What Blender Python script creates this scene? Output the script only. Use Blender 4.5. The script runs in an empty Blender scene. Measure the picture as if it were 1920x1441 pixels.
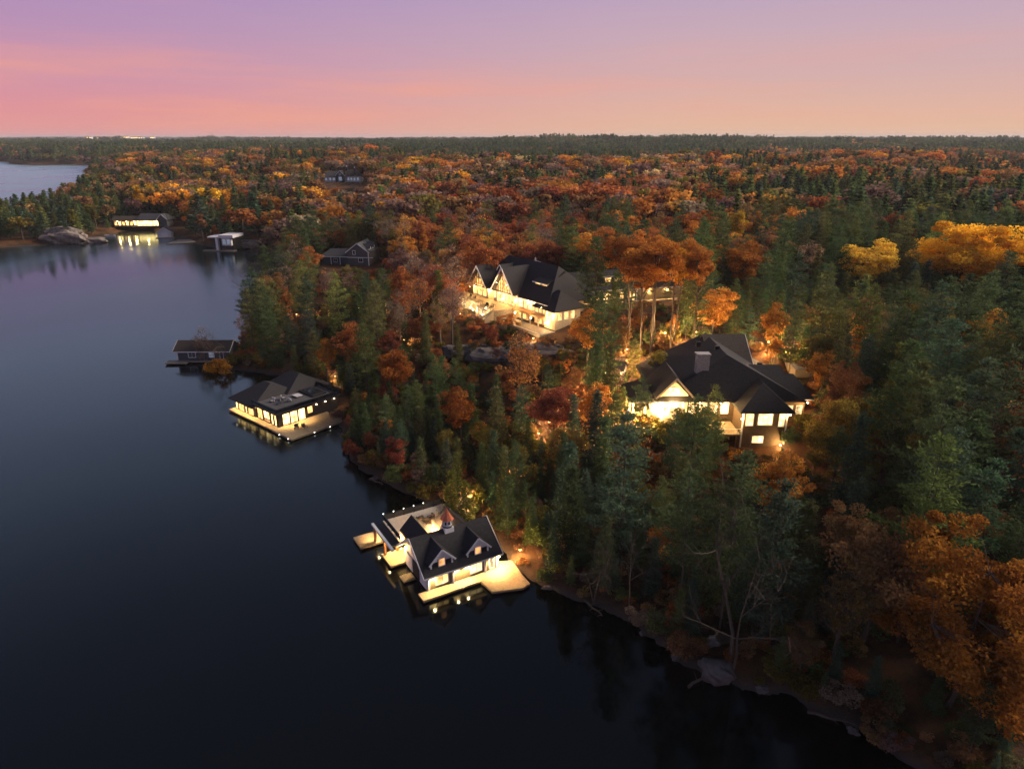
import bpy, math, random
import numpy as np
R = math.radians
rng = np.random.RandomState(7)
random.seed(7)
sc = bpy.context.scene
col = sc.collection

# ---------------------------------------------------------------- camera
F_PX, CAM_H = 1297.0, 60.0
PITCH = math.atan((720.5 - 258) / F_PX)
cam_d = bpy.data.cameras.new("camera")
cam = bpy.data.objects.new("camera", cam_d)
col.objects.link(cam)
cam.location = (0, 0, CAM_H)
cam.rotation_euler = (R(90) - PITCH, 0, 0)
cam_d.sensor_width = 36.0
cam_d.lens = 36.0 * F_PX / 1920.0
cam_d.clip_start = 1.0
cam_d.clip_end = 60000
sc.camera = cam

# ---------------------------------------------------------------- world: dusk sky opposite the sunset
def hexlin(r, g, b):
    f = lambda c: (c / 255 / 12.92) if c / 255 < 0.04045 else ((c / 255 + 0.055) / 1.055) ** 2.4
    return (f(r), f(g), f(b), 1)
world = bpy.data.worlds.new("World")
sc.world = world
world.use_nodes = True
wt = world.node_tree
wt.nodes.clear()
def wn(t, **k):
    n = wt.nodes.new(t)
    for a, b in k.items():
        setattr(n, a, b)
    return n
wl = wt.links.new
tc = wn('ShaderNodeTexCoord')
sep = wn('ShaderNodeSeparateXYZ')
wl(tc.outputs['Generated'], sep.inputs[0])
def ramp(stops, tree_new):
    n = tree_new('ShaderNodeValToRGB')
    e = n.color_ramp.elements
    while len(e) > 1:
        e.remove(e[-1])
    e[0].position, e[0].color = stops[0]
    for p, c in stops[1:]:
        k = e.new(p)
        k.color = c
    return n
pinky = ramp([(0.0, hexlin(231, 152, 148)), (0.03, hexlin(226, 148, 152)), (0.075, hexlin(205, 148, 172)), (0.12, hexlin(186, 146, 182)),
              (0.165, hexlin(172, 142, 188)), (0.24, hexlin(180, 180, 212)), (0.36, hexlin(164, 173, 206)), (0.55, hexlin(94, 105, 136)), (1.0, hexlin(52, 59, 78))], wn)
peach = ramp([(0.0, hexlin(236, 188, 150)), (0.03, hexlin(228, 181, 160)), (0.075, hexlin(213, 175, 174)), (0.12, hexlin(202, 172, 184)),
              (0.165, hexlin(191, 166, 190)), (0.24, hexlin(180, 180, 212)), (0.36, hexlin(164, 173, 206)), (0.55, hexlin(94, 105, 136)), (1.0, hexlin(52, 59, 78))], wn)
wl(sep.outputs['Z'], pinky.inputs[0])
wl(sep.outputs['Z'], peach.inputs[0])
az = wn('ShaderNodeMapRange', interpolation_type='SMOOTHSTEP')
az.inputs[1].default_value, az.inputs[2].default_value = -0.62, 0.35
wl(sep.outputs['X'], az.inputs[0])
mixs = wn('ShaderNodeMix', data_type='RGBA')
wl(az.outputs[0], mixs.inputs[0]); wl(pinky.outputs[0], mixs.inputs[6]); wl(peach.outputs[0], mixs.inputs[7])
# thin streaks of cloud low in the sky
mp = wn('ShaderNodeMapping'); mp.inputs['Scale'].default_value = (1.5, 1.5, 17.0); mp.inputs['Rotation'].default_value = (0, R(3), 0)
wl(tc.outputs['Generated'], mp.inputs[0])
nz = wn('ShaderNodeTexNoise'); nz.inputs['Scale'].default_value = 1.6; nz.inputs['Detail'].default_value = 4
wl(mp.outputs[0], nz.inputs[0])
cl = wn('ShaderNodeMapRange', interpolation_type='SMOOTHSTEP'); cl.inputs[1].default_value, cl.inputs[2].default_value = 0.42, 0.70
wl(nz.outputs[0], cl.inputs[0])
lowm = ramp([(0.0, (.1, .1, .1, 1)), (0.03, (.8, .8, .8, 1)), (0.07, (.6, .6, .6, 1)), (0.13, (.1, .1, .1, 1)), (0.3, (0, 0, 0, 1))], wn)
wl(sep.outputs['Z'], lowm.inputs[0])
mul = wn('ShaderNodeMath', operation='MULTIPLY'); wl(cl.outputs[0], mul.inputs[0]); wl(lowm.outputs[0], mul.inputs[1])
mixc = wn('ShaderNodeMix', data_type='RGBA')
mixc.inputs[7].default_value = hexlin(246, 165, 138)
fade = wn('ShaderNodeMath', operation='MULTIPLY_ADD'); fade.inputs[1].default_value = -0.6; fade.inputs[2].default_value = 1.0; wl(az.outputs[0], fade.inputs[0])
mul2 = wn('ShaderNodeMath', operation='MULTIPLY'); wl(mul.outputs[0], mul2.inputs[0]); wl(fade.outputs[0], mul2.inputs[1])
wl(mul2.outputs[0], mixc.inputs[0]); wl(mixs.outputs[2], mixc.inputs[6])
bg = wn('ShaderNodeBackground'); bg.inputs[1].default_value = 0.82
wl(mixc.outputs[2], bg.inputs[0])
wo = wn('ShaderNodeOutputWorld'); wl(bg.outputs[0], wo.inputs[0])

# last soft warm light from the low sunset glow ahead
sun_d = bpy.data.lights.new("sun", 'SUN')
sun_d.energy = 5.0
sun_d.angle = R(28)
sun_d.color = (1.0, 0.80, 0.62)
sun = bpy.data.objects.new("sun", sun_d)
col.objects.link(sun)
sun.rotation_euler = (R(-60), 0, R(-72))   # light comes low from ahead and well to the side

sc.view_settings.view_transform = 'Standard'
sc.view_settings.look = 'None'
sc.view_settings.gamma = 1.0
sc.view_settings.exposure = 0.28
sc.view_settings.use_curve_mapping = False
sc.render.engine = 'CYCLES'
cy = sc.cycles
cy.use_denoising = True
try:
    cy.denoiser = 'OPENIMAGEDENOISE'
    cy.denoising_input_passes = 'RGB_ALBEDO_NORMAL'
except Exception:
    pass
cy.max_bounces = 5
cy.diffuse_bounces = 2
cy.glossy_bounces = 3
cy.transmission_bounces = 3
cy.transparent_max_bounces = 4
cy.sample_clamp_indirect = 3.0
cy.caustics_reflective = False
cy.caustics_refractive = False
cy.use_light_tree = True

# ---------------------------------------------------------------- pixel -> world helpers
CP, SP = math.cos(PITCH), math.sin(PITCH)
def at(px, py, z=0.0):
    u = (px - 960) / F_PX; v = (720.5 - py) / F_PX
    d = (u, CP + v * SP, -SP + v * CP)
    t = (z - CAM_H) / d[2]
    return np.array([d[0] * t, d[1] * t, z])
def proj(x, y, z):
    dep = y * CP - (z - CAM_H) * SP
    up = y * SP + (z - CAM_H) * CP
    return 960 + F_PX * x / dep, 720.5 - F_PX * up / dep, dep

# ---------------------------------------------------------------- materials
MATS = {}
def new_mat(name):
    m = bpy.data.materials.new(name); m.use_nodes = True
    m.node_tree.nodes.clear()
    MATS[name] = m
    return m, m.node_tree.nodes.new, m.node_tree.links.new
def pbr(name, c1, c2=None, scale=3.0, rough=0.7, bump=0.0, metal=0.0, spec=0.4, stretch=(1, 1, 1), detail=5):
    m, N, L = new_mat(name)
    o = N('ShaderNodeOutputMaterial'); b = N('ShaderNodeBsdfPrincipled')
    b.inputs['Roughness'].default_value = rough; b.inputs['Metallic'].default_value = metal
    b.inputs['Specular IOR Level'].default_value = spec
    L(b.outputs[0], o.inputs[0])
    c2 = c2 or tuple(x * 0.75 for x in c1)
    t = N('ShaderNodeTexCoord'); mpn = N('ShaderNodeMapping'); mpn.inputs['Scale'].default_value = stretch
    L(t.outputs['Object'], mpn.inputs[0])
    n = N('ShaderNodeTexNoise'); n.inputs['Scale'].default_value = scale; n.inputs['Detail'].default_value = detail
    L(mpn.outputs[0], n.inputs[0])
    r = ramp([(0.35, (*c2, 1)), (0.65, (*c1, 1))], N)
    L(n.outputs[0], r.inputs[0]); L(r.outputs[0], b.inputs['Base Color'])
    if bump:
        bp = N('ShaderNodeBump'); bp.inputs['Strength'].default_value = bump; bp.inputs['Distance'].default_value = 0.1
        L(n.outputs[0], bp.inputs['Height']); L(bp.outputs[0], b.inputs['Normal'])
    return m
def striped(name, c1, c2, axis, period, rough=0.7):
    """boards / shingle courses: bands along one object axis, with noise"""
    m, N, L = new_mat(name)
    o = N('ShaderNodeOutputMaterial'); b = N('ShaderNodeBsdfPrincipled'); b.inputs['Roughness'].default_value = rough
    b.inputs['Specular IOR Level'].default_value = 0.25
    L(b.outputs[0], o.inputs[0])
    t = N('ShaderNodeTexCoord'); s = N('ShaderNodeSeparateXYZ'); L(t.outputs['Object'], s.inputs[0])
    w = N('ShaderNodeMath'); w.operation = 'MULTIPLY'; w.inputs[1].default_value = 1.0 / period; L(s.outputs[axis], w.inputs[0])
    fr = N('ShaderNodeMath'); fr.operation = 'FRACT'; L(w.outputs[0], fr.inputs[0])
    r = ramp([(0.0, (.25, .25, .25, 1)), (0.10, (1, 1, 1, 1)), (1.0, (.86, .86, .86, 1))], N); L(fr.outputs[0], r.inputs[0])
    n = N('ShaderNodeTexNoise'); n.inputs['Scale'].default_value = 2.5; n.inputs['Detail'].default_value = 6; L(t.outputs['Object'], n.inputs[0])
    r2 = ramp([(0.3, (*c2, 1)), (0.7, (*c1, 1))], N); L(n.outputs[0], r2.inputs[0])
    mx = N('ShaderNodeMix'); mx.data_type = 'RGBA'; mx.blend_type = 'MULTIPLY'; mx.inputs[0].default_value = 0.8
    L(r2.outputs[0], mx.inputs[6]); L(r.outputs[0], mx.inputs[7]); L(mx.outputs[2], b.inputs['Base Color'])
    return m
def glow(name, c, strength, var=0.6, scale=0.9):
    m, N, L = new_mat(name)
    o = N('ShaderNodeOutputMaterial'); e = N('ShaderNodeEmission')
    t = N('ShaderNodeTexCoord'); n = N('ShaderNodeTexNoise'); n.inputs['Scale'].default_value = scale; n.inputs['Detail'].default_value = 3
    L(t.outputs['Object'], n.inputs[0])
    mr = N('ShaderNodeMapRange'); mr.inputs[1].default_value = 0.35; mr.inputs[2].default_value = 0.65
    mr.inputs[3].default_value = strength * (1 - var); mr.inputs[4].default_value = strength * (1 + var)
    L(n.outputs[0], mr.inputs[0]); L(mr.outputs[0], e.inputs[1]); e.inputs[0].default_value = (*c, 1)
    L(e.outputs[0], o.inputs[0])
    return m
def foliage(name, mode):
    m, N, L = new_mat(name)
    o = N('ShaderNodeOutputMaterial')
    if mode == 'object':
        src = N('ShaderNodeObjectInfo').outputs['Color']
    else:
        a = N('ShaderNodeAttribute'); a.attribute_type = 'INSTANCER'; a.attribute_name = 'tint'; src = a.outputs['Color']
    a2 = N('ShaderNodeAttribute'); a2.attribute_name = 'rnd'
    mr = N('ShaderNodeMapRange'); mr.inputs[3].default_value = 0.45; mr.inputs[4].default_value = 1.6
    L(a2.outputs['Fac'], mr.inputs[0])
    mx = N('ShaderNodeMix'); mx.data_type = 'RGBA'; mx.blend_type = 'MULTIPLY'; mx.inputs[0].default_value = 1.0
    L(src, mx.inputs[6]); L(mr.outputs[0], mx.inputs[7])
    hs = N('ShaderNodeHueSaturation')
    mh = N('ShaderNodeMapRange'); mh.inputs[3].default_value = 0.485; mh.inputs[4].default_value = 0.52
    L(a2.outputs['Fac'], mh.inputs[0]); L(mh.outputs[0], hs.inputs['Hue']); L(mx.outputs[2], hs.inputs['Color'])
    d = N('ShaderNodeBsdfDiffuse'); tr = N('ShaderNodeBsdfTranslucent'); ms = N('ShaderNodeMixShader'); ms.inputs[0].default_value = 0.38
    L(hs.outputs[0], d.inputs[0]); L(hs.outputs[0], tr.inputs[0]); L(d.outputs[0], ms.inputs[1]); L(tr.outputs[0], ms.inputs[2])
    L(ms.outputs[0], o.inputs[0])
    return m

M_SHINGLE = striped('dark_shingle', (.030, .030, .036), (.018, .018, .022), 2, 0.16, 0.8)
M_SHINGLE_W = striped('worn_shingle', (.075, .06, .05), (.045, .038, .034), 2, 0.2, 0.85)
M_SHINGLE_G = striped('slate_grey_shingle', (.075, .078, .09), (.05, .052, .06), 2, 0.2, 0.8)
M_TAUPE = striped('taupe_siding', (.20, .18, .125), (.15, .135, .095), 2, 0.18)
M_BROWN = striped('brown_shingle_siding', (.115, .078, .045), (.075, .05, .03), 2, 0.2)
M_WHITE = pbr('white_trim', (.74, .74, .76), (.62, .62, .65), rough=0.5)
M_WSIDE = striped('white_siding', (.70, .70, .72), (.6, .6, .63), 2, 0.2)
M_GREY = striped('grey_siding', (.115, .115, .12), (.085, .085, .09), 2, 0.2)
M_BLUEGREY = striped('blue_grey_siding', (.07, .082, .11), (.05, .06, .08), 2, 0.2)
M_BLACK = pbr('black_cladding', (.022, .021, .022), (.014, .013, .014), rough=0.55)
M_CREAM = pbr('cream_stucco', (.55, .47, .33), (.44, .37, .25), rough=0.8)
M_TIMBER = pbr('dark_timber', (.045, .027, .017), (.028, .017, .011), rough=0.7, stretch=(1, 1, 6))
M_OAK = pbr('oak_timber', (.30, .15, .06), (.2, .095, .04), rough=0.6)
M_DECK = striped('pale_deck_boards', (.33, .27, .18), (.21, .165, .11), 0, 0.3)
M_DECKY = striped('weathered_dock_boards', (.34, .29, .23), (.26, .22, .17), 1, 0.15)
M_ROOFDECK = pbr('sand_deck_membrane', (.62, .55, .46), (.52, .46, .38), rough=0.75)
M_COPPER = pbr('copper', (.50, .155, .075), (.34, .10, .055), rough=0.38, metal=0.75, scale=4)
M_STONE = pbr('field_stone', (.23, .21, .19), (.13, .12, .11), scale=2.6, bump=0.6)
M_CHIM = pbr('pale_grey_stone', (.34, .33, .34), (.22, .21, .22), scale=3.2, bump=0.5)
M_ROCK = pbr('shield_granite', (.13, .115, .115), (.055, .05, .05), scale=0.6, bump=0.7, detail=9, stretch=(1, 1, 2.5))
M_ROCKP = pbr('pale_granite', (.26, .22, .20), (.11, .095, .085), scale=0.5, bump=0.7, detail=9)
M_METAL = pbr('dark_metal', (.03, .03, .032), rough=0.4, metal=0.7)
M_GALV = pbr('galvanised_metal', (.5, .5, .52), rough=0.4, metal=0.6)
M_FABRIC = pbr('pale_fabric', (.5, .5, .55), rough=0.9)
M_DFAB = pbr('dark_fabric', (.04, .035, .035), rough=0.9)
M_PILE = pbr('wet_pile_wood', (.05, .04, .03), rough=0.6)
M_ASPH = pbr('driveway_gravel', (.17, .15, .125), (.12, .105, .09), scale=5, bump=0.2)
M_BARK = pbr('bark', (.10, .078, .062), (.055, .043, .035), scale=3, stretch=(3, 3, .6), rough=0.9, bump=0.4)
M_BARKP = pbr('pale_bark', (.30, .26, .22), (.16, .135, .115), scale=3, stretch=(2, 2, 1.5), rough=0.85, bump=0.2)
M_GLASSD = pbr('dark_glass', (.012, .015, .022), rough=0.08, spec=0.8)
M_GRASS = pbr('pale_field_grass', (.17, .17, .075), (.10, .115, .05), scale=0.02)
W_WARM = glow('lit_pane_warm', (1.0, .52, .16), 2.0)
W_BRIGHT = glow('lit_pane_bright', (1.0, .59, .22), 3.2)
W_AMBER = glow('lit_pane_amber', (1.0, .42, .15), 1.0, var=0.5)
W_DIM = glow('lit_pane_dim', (1.0, .70, .36), 0.9, var=0.7)
W_RED = glow('lit_pane_red', (1.0, .12, .05), 2.2, var=0.3)
W_COOL = glow('pane_sky_glow', (.55, .66, .9), 0.22, var=0.4)  # weak blue emission stands in for sky light on unlit panes
G_BULB = glow('bulb_warm', (1.0, .78, .48), 14.0, var=0)
G_BULBO = glow('bulb_orange', (1.0, .52, .20), 9.0, var=0)
G_BULBW = glow('bulb_white', (1.0, .92, .82), 7.0, var=0)
FOL = foliage('foliage', 'object')
FOLI = foliage('foliage_mass', 'instance')

# ---------------------------------------------------------------- mesh builder
class MB:
    def __init__(s):
        s.v = []; s.f = []
    def poly(s, pts):
        n = len(s.v); s.v += [tuple(map(float, p)) for p in pts]; s.f.append(tuple(range(n, n + len(pts))))
    def box(s, x0, x1, y0, y1, z0, z1):
        n = len(s.v)
        s.v += [(x0, y0, z0), (x1, y0, z0), (x1, y1, z0), (x0, y1, z0), (x0, y0, z1), (x1, y0, z1), (x1, y1, z1), (x0, y1, z1)]
        s.f += [tuple(n + i for i in q) for q in ((3, 2, 1, 0), (4, 5, 6, 7), (0, 1, 5, 4), (1, 2, 6, 5), (2, 3, 7, 6), (3, 0, 4, 7))]
        return s
    def slab(s, pts, th):
        """polygon top surface extruded straight down"""
        n = len(s.v); k = len(pts)
        s.v += [tuple(map(float, p)) for p in pts] + [(p[0], p[1], p[2] - th) for p in pts]
        s.f.append(tuple(range(n, n + k))); s.f.append(tuple(n + k + i for i in reversed(range(k))))
        for i in range(k):
            j = (i + 1) % k
            s.f.append((n + i, n + k + i, n + k + j, n + j))
        return s
    def prof_x(s, prof, x0, x1):
        n = len(s.v); k = len(prof)
        s.v += [(x0, p[0], p[1]) for p in prof] + [(x1, p[0], p[1]) for p in prof]
        s.f.append(tuple(n + i for i in reversed(range(k)))); s.f.append(tuple(n + k + i for i in range(k)))
        for i in range(k):
            j = (i + 1) % k
            s.f.append((n + i, n + j, n + k + j, n + k + i))
        return s
    def prof_y(s, prof, y0, y1):
        n = len(s.v); k = len(prof)
        s.v += [(p[0], y0, p[1]) for p in prof] + [(p[0], y1, p[1]) for p in prof]
        s.f.append(tuple(n + i for i in range(k))); s.f.append(tuple(n + k + i for i in reversed(range(k))))
        for i in range(k):
            j = (i + 1) % k
            s.f.append((n + i, n + k + i, n + k + j, n + j))
        return s
    def beam(s, p0, p1, w, h):
        p0 = np.array(p0, float); p1 = np.array(p1, float); d = p1 - p0; d /= np.linalg.norm(d)
        up = np.array([0, 0, 1.0]) if abs(d[2]) < 0.95 else np.array([1.0, 0, 0])
        a = np.cross(d, up); a /= np.linalg.norm(a); b = np.cross(a, d)
        n = len(s.v)
        for p in (p0, p1):
            for sa, sb in ((-1, -1), (1, -1), (1, 1), (-1, 1)):
                s.v.append(tuple(p + a * sa * w / 2 + b * sb * h / 2))
        s.f += [tuple(n + i for i in q) for q in ((0, 1, 2, 3), (7, 6, 5, 4), (0, 4, 5, 1), (1, 5, 6, 2), (2, 6, 7, 3), (3, 7, 4, 0))]
        return s
    def tube(s, p0, p1, r0, r1, k=8, cap=True):
        p0 = np.array(p0, float); p1 = np.array(p1, float); d = p1 - p0; d /= np.linalg.norm(d)
        up = np.array([0, 0, 1.0]) if abs(d[2]) < 0.95 else np.array([1.0, 0, 0])
        a = np.cross(d, up); a /= np.linalg.norm(a); b = np.cross(a, d)
        n = len(s.v)
        for p, r in ((p0, r0), (p1, r1)):
            for i in range(k):
                t = 2 * math.pi * i / k
                s.v.append(tuple(p + (a * math.cos(t) + b * math.sin(t)) * r))
        for i in range(k):
            j = (i + 1) % k
            s.f.append((n + i, n + j, n + k + j, n + k + i))
        if cap:
            s.f.append(tuple(n + i for i in reversed(range(k)))); s.f.append(tuple(n + k + i for i in range(k)))
        return s
    def mesh(s, name, mat):
        me = bpy.data.meshes.new(name); me.from_pydata(s.v, [], s.f); me.update()
        if mat:
            me.materials.append(mat)
        return me
    def build(s, name, mat, parent=None, **kw):
        o = bpy.data.objects.new(name, s.mesh(name, mat)); col.objects.link(o); o.parent = parent
        tag(o, **kw)
        return o
def tag(o, label=None, cat=None, group=None, kind=None):
    if label: o['label'] = label
    if cat: o['category'] = cat
    if group: o['group'] = group
    if kind: o['kind'] = kind
    return o
def thing(name, label, cat, loc=(0, 0, 0), rz=0, group=None):
    o = bpy.data.objects.new(name, None); col.objects.link(o)
    o.empty_display_size = 0.3
    o.location = loc; o.rotation_euler = (0, 0, rz)
    return tag(o, label, cat, group)
def sphere_pts(mb, c, r, nu=8, nv=5, sq=(1, 1, 1)):
    n = len(mb.v)
    for j in range(nv + 1):
        ph = math.pi * j / nv
        for i in range(nu):
            t = 2 * math.pi * i / nu
            mb.v.append((c[0] + r * sq[0] * math.sin(ph) * math.cos(t), c[1] + r * sq[1] * math.sin(ph) * math.sin(t), c[2] + r * sq[2] * math.cos(ph)))
    for j in range(nv):
        for i in range(nu):
            k = (i + 1) % nu
            mb.f.append((n + j * nu + i, n + (j + 1) * nu + i, n + (j + 1) * nu + k, n + j * nu + k))
    return mb

LAMP_GAIN = 34.0
# lamps -----------------------------------------------------------
def light(parent, loc, power, color=(1, .53, .18), kind='POINT', size=0.12, spot=120, aim=None):
    d = bpy.data.lights.new('lamp_light', kind); d.energy = power * LAMP_GAIN; d.color = color
    d.shadow_soft_size = size
    if kind == 'SPOT':
        d.spot_size = R(spot); d.spot_blend = 0.6
    o = bpy.data.objects.new('lamp_light', d); col.objects.link(o); o.parent = parent; o.location = loc
    if aim is not None:
        o.rotation_euler = aim
    return o
def soffit(parent, loc, power, spot=110, color=(1, .58, .22), mat=None):
    mb = MB(); mb.tube((loc[0], loc[1], loc[2] - 0.03), (loc[0], loc[1], loc[2] + 0.05), 0.11, 0.11, 8)
    o = mb.build('soffit_light', mat or G_BULB, parent)
    light(o, (loc[0], loc[1], loc[2] - 0.12), power, color, 'SPOT', 0.1, spot)
    return o
def wall_lamp(parent, loc, power, mat=None, r=0.16, color=(1, .53, .18)):
    mb = sphere_pts(MB(), loc, r); o = mb.build('wall_lamp', mat or G_BULB, parent)
    if power:
        light(o, (loc[0], loc[1], loc[2]), power, color, 'POINT', r + 0.06)
    return o

# windows: frame with glazing bars, pane as its child. ang = direction the wall faces (radians, local)
def window(parent, c, ang, w, h, cols=2, rows=1, pane=None, frame=None, t=0.12, bar=0.05, name='window', proud=0.06):
    n = np.array([math.cos(ang), math.sin(ang), 0]); r = np.array([-math.sin(ang), math.cos(ang), 0]); up = np.array([0, 0, 1.0]); c = np.array(c, float)
    fm = MB()
    def bx(a0, a1, b0, b1, d0, d1):
        k = len(fm.v)
        for d in (d0, d1):
            for a, b in ((a0, b0), (a1, b0), (a1, b1), (a0, b1)):
                fm.v.append(tuple(c + r * a + up * b + n * d))
        fm.f.extend(tuple(k + i for i in q) for q in ((3, 2, 1, 0), (4, 5, 6, 7), (0, 1, 5, 4), (1, 2, 6, 5), (2, 3, 7, 6), (3, 0, 4, 7)))
    bx(-w / 2 - t, -w / 2, -h / 2 - t, h / 2 + t, -0.02, proud); bx(w / 2, w / 2 + t, -h / 2 - t, h / 2 + t, -0.02, proud)
    bx(-w / 2, w / 2, h / 2, h / 2 + t, -0.02, proud); bx(-w / 2, w / 2, -h / 2 - t, -h / 2, -0.02, proud + 0.05)
    for i in range(1, cols):
        x = -w / 2 + w * i / cols; bx(x - bar / 2, x + bar / 2, -h / 2, h / 2, -0.01, proud - 0.02)
    for j in range(1, rows):
        z = -h / 2 + h * j / rows; bx(-w / 2, w / 2, z - bar / 2, z + bar / 2, -0.01, proud - 0.025)
    f = fm.build(name, frame or M_WHITE, parent)
    pm = MB(); q = [c + r * a + up * b + n * 0.012 for a, b in ((-w / 2, -h / 2), (w / 2, -h / 2), (w / 2, h / 2), (-w / 2, h / 2))]
    pm.poly(q); pm.build('pane', pane or W_WARM, f)
    return f
AX, AY = 0.0, math.pi / 2
FACE_NY, FACE_PY, FACE_NX, FACE_PX = -math.pi / 2, math.pi / 2, math.pi, 0.0

def gable_roof_x(mb, x0, x1, y0, y1, ze, zr, th=0.22):
    ym = (y0 + y1) / 2
    mb.slab([(x0, y0, ze), (x1, y0, ze), (x1, ym, zr), (x0, ym, zr)], th); mb.slab([(x1, y1, ze), (x0, y1, ze), (x0, ym, zr), (x1, ym, zr)], th)
    return mb
def gable_roof_y(mb, x0, x1, y0, y1, ze, zr, th=0.22):
    xm = (x0 + x1) / 2
    mb.slab([(x0, y1, ze), (x0, y0, ze), (xm, y0, zr), (xm, y1, zr)], th); mb.slab([(x1, y0, ze), (x1, y1, ze), (xm, y1, zr), (xm, y0, zr)], th)
    return mb
def hip_roof_x(mb, x0, x1, y0, y1, ze, zr, h0, h1, th=0.22):
    """ridge along x from x0+h0 to x1-h1"""
    ym = (y0 + y1) / 2; a, b = x0 + h0, x1 - h1
    mb.slab([(x0, y0, ze), (x1, y0, ze), (b, ym, zr), (a, ym, zr)], th); mb.slab([(x1, y1, ze), (x0, y1, ze), (a, ym, zr), (b, ym, zr)], th)
    if h0: mb.slab([(x0, y1, ze), (x0, y0, ze), (a, ym, zr)], th)
    if h1: mb.slab([(x1, y0, ze), (x1, y1, ze), (b, ym, zr)], th)
    return mb
def hip_roof_y(mb, x0, x1, y0, y1, ze, zr, h0, h1, th=0.22):
    xm = (x0 + x1) / 2; a, b = y0 + h0, y1 - h1
    mb.slab([(x0, y1, ze), (x0, y0, ze), (xm, a, zr), (xm, b, zr)], th); mb.slab([(x1, y0, ze), (x1, y1, ze), (xm, b, zr), (xm, a, zr)], th)
    if h0: mb.slab([(x0, y0, ze), (x1, y0, ze), (xm, a, zr)], th)
    if h1: mb.slab([(x1, y1, ze), (x0, y1, ze), (xm, b, zr)], th)
    return mb

# ---------------------------------------------------------------- terrain
SHORE_PX = [(1990, 1600), (1860, 1510), (1720, 1441), (1640, 1395), (1560, 1345), (1480, 1305), (1400, 1288), (1340, 1275), (1290, 1250), (1240, 1205), (1180, 1165),
            (1120, 1140), (1060, 1115), (1000, 1092), (965, 1062), (925, 1015), (880, 965), (825, 945), (780, 935), (740, 915), (690, 890), (665, 870), (650, 845), (642, 822),
            (632, 790), (612, 752), (575, 722), (520, 704), (450, 694), (418, 690), (440, 668), (470, 610), (500, 560), (512, 490), (495, 468), (440, 466), (385, 462), (368, 456), (345, 447), (325, 438), (285, 431), (232, 431), (205, 441), (150, 456), (60, 462),
            (0, 465), (-250, 470), (-700, 480)]
shore = [at(*p)[:2] for p in SHORE_PX]
shore = [np.array([75.0, 8.0])] + shore
LAND = np.array(shore + [np.array([-2600., 480.]), np.array([-16000., 2000.]), np.array([-16000., 16000.]), np.array([16000., 16000.]), np.array([16000., -200.]), np.array([120., -60.])])
BAY = np.array([at(178, 309)[:2], at(172, 330)[:2], at(163, 352)[:2], at(150, 380)[:2], at(118, 396)[:2], at(60, 404)[:2], at(0, 407)[:2], at(-160, 408)[:2], np.array([-900., 570.]), np.array([-2400., 800.]),
                np.array([-3200., 1500.]), np.array([-2400., 2350.]), np.array([-1650., 2000.]), at(20, 303)[:2], at(26, 309)[:2]])
def inside(poly, x, y):
    r = np.zeros(x.shape, bool); n = len(poly)
    for i in range(n):
        x0, y0 = poly[i]; x1, y1 = poly[(i + 1) % n]
        if y0 == y1: continue
        c = ((y0 > y) != (y1 > y)) & (x < (x1 - x0) * (y - y0) / (y1 - y0) + x0)
        r ^= c
    return r
def dist_poly(poly, x, y, closed=True):
    d = np.full(x.shape, 1e9); n = len(poly)
    for i in range(n if closed else n - 1):
        ax, ay = poly[i]; bx, by = poly[(i + 1) % n]; dx, dy = bx - ax, by - ay
        t = np.clip(((x - ax) * dx + (y - ay) * dy) / (dx * dx + dy * dy + 1e-9), 0, 1)
        d = np.minimum(d, np.hypot(x - ax - t * dx, y - ay - t * dy))
    return d
def shore_dist(x, y):
    x = np.asarray(x, float); y = np.asarray(y, float)
    s = np.where(inside(LAND, x, y), 1, -1) * dist_poly(LAND, x, y)
    b = np.where(inside(BAY, x, y), -1, 1) * dist_poly(BAY, x, y)
    return np.minimum(s, b)
def wob(x, y, k, ph=0.0):
    return (np.sin(x * k + 1.3 * np.sin(y * k * 0.7 + ph)) * np.cos(y * k * 0.9 + ph * 2 + np.sin(x * k * 0.6)))
FLATS = [(4, 196, 12.0, 17, 40), (34, 200, 14.6, 18, 34), (43, 135, 7.1, 12, 30), (46, 110, 3.9, 8, 17), (-64, 284, 11.0, 14, 34), (-175, 742, 17.0, 30, 90), (-250, 484, 3.0, 16, 34), (46, 170, 12.5, 10, 30), (-370, 545, 3.2, 120, 230), (-250, 440, 2.0, 10, 60)]
RIDGES = [(330, 2500, 900, 420, 22), (1750, 3100, 800, 480, 15), (-1700, 4300, 1500, 600, 18), (-250, 1000, 230, 170, 9), (60, 760, 190, 110, 7), (420, 900, 260, 150, 8), (900, 5200, 1400, 500, 20), (-600, 6800, 900, 600, 22), (2600, 6200, 1200, 600, 24)]
def sstep(a, b, x):
    t = np.clip((x - a) / (b - a), 0, 1); return t * t * (3 - 2 * t)
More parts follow.
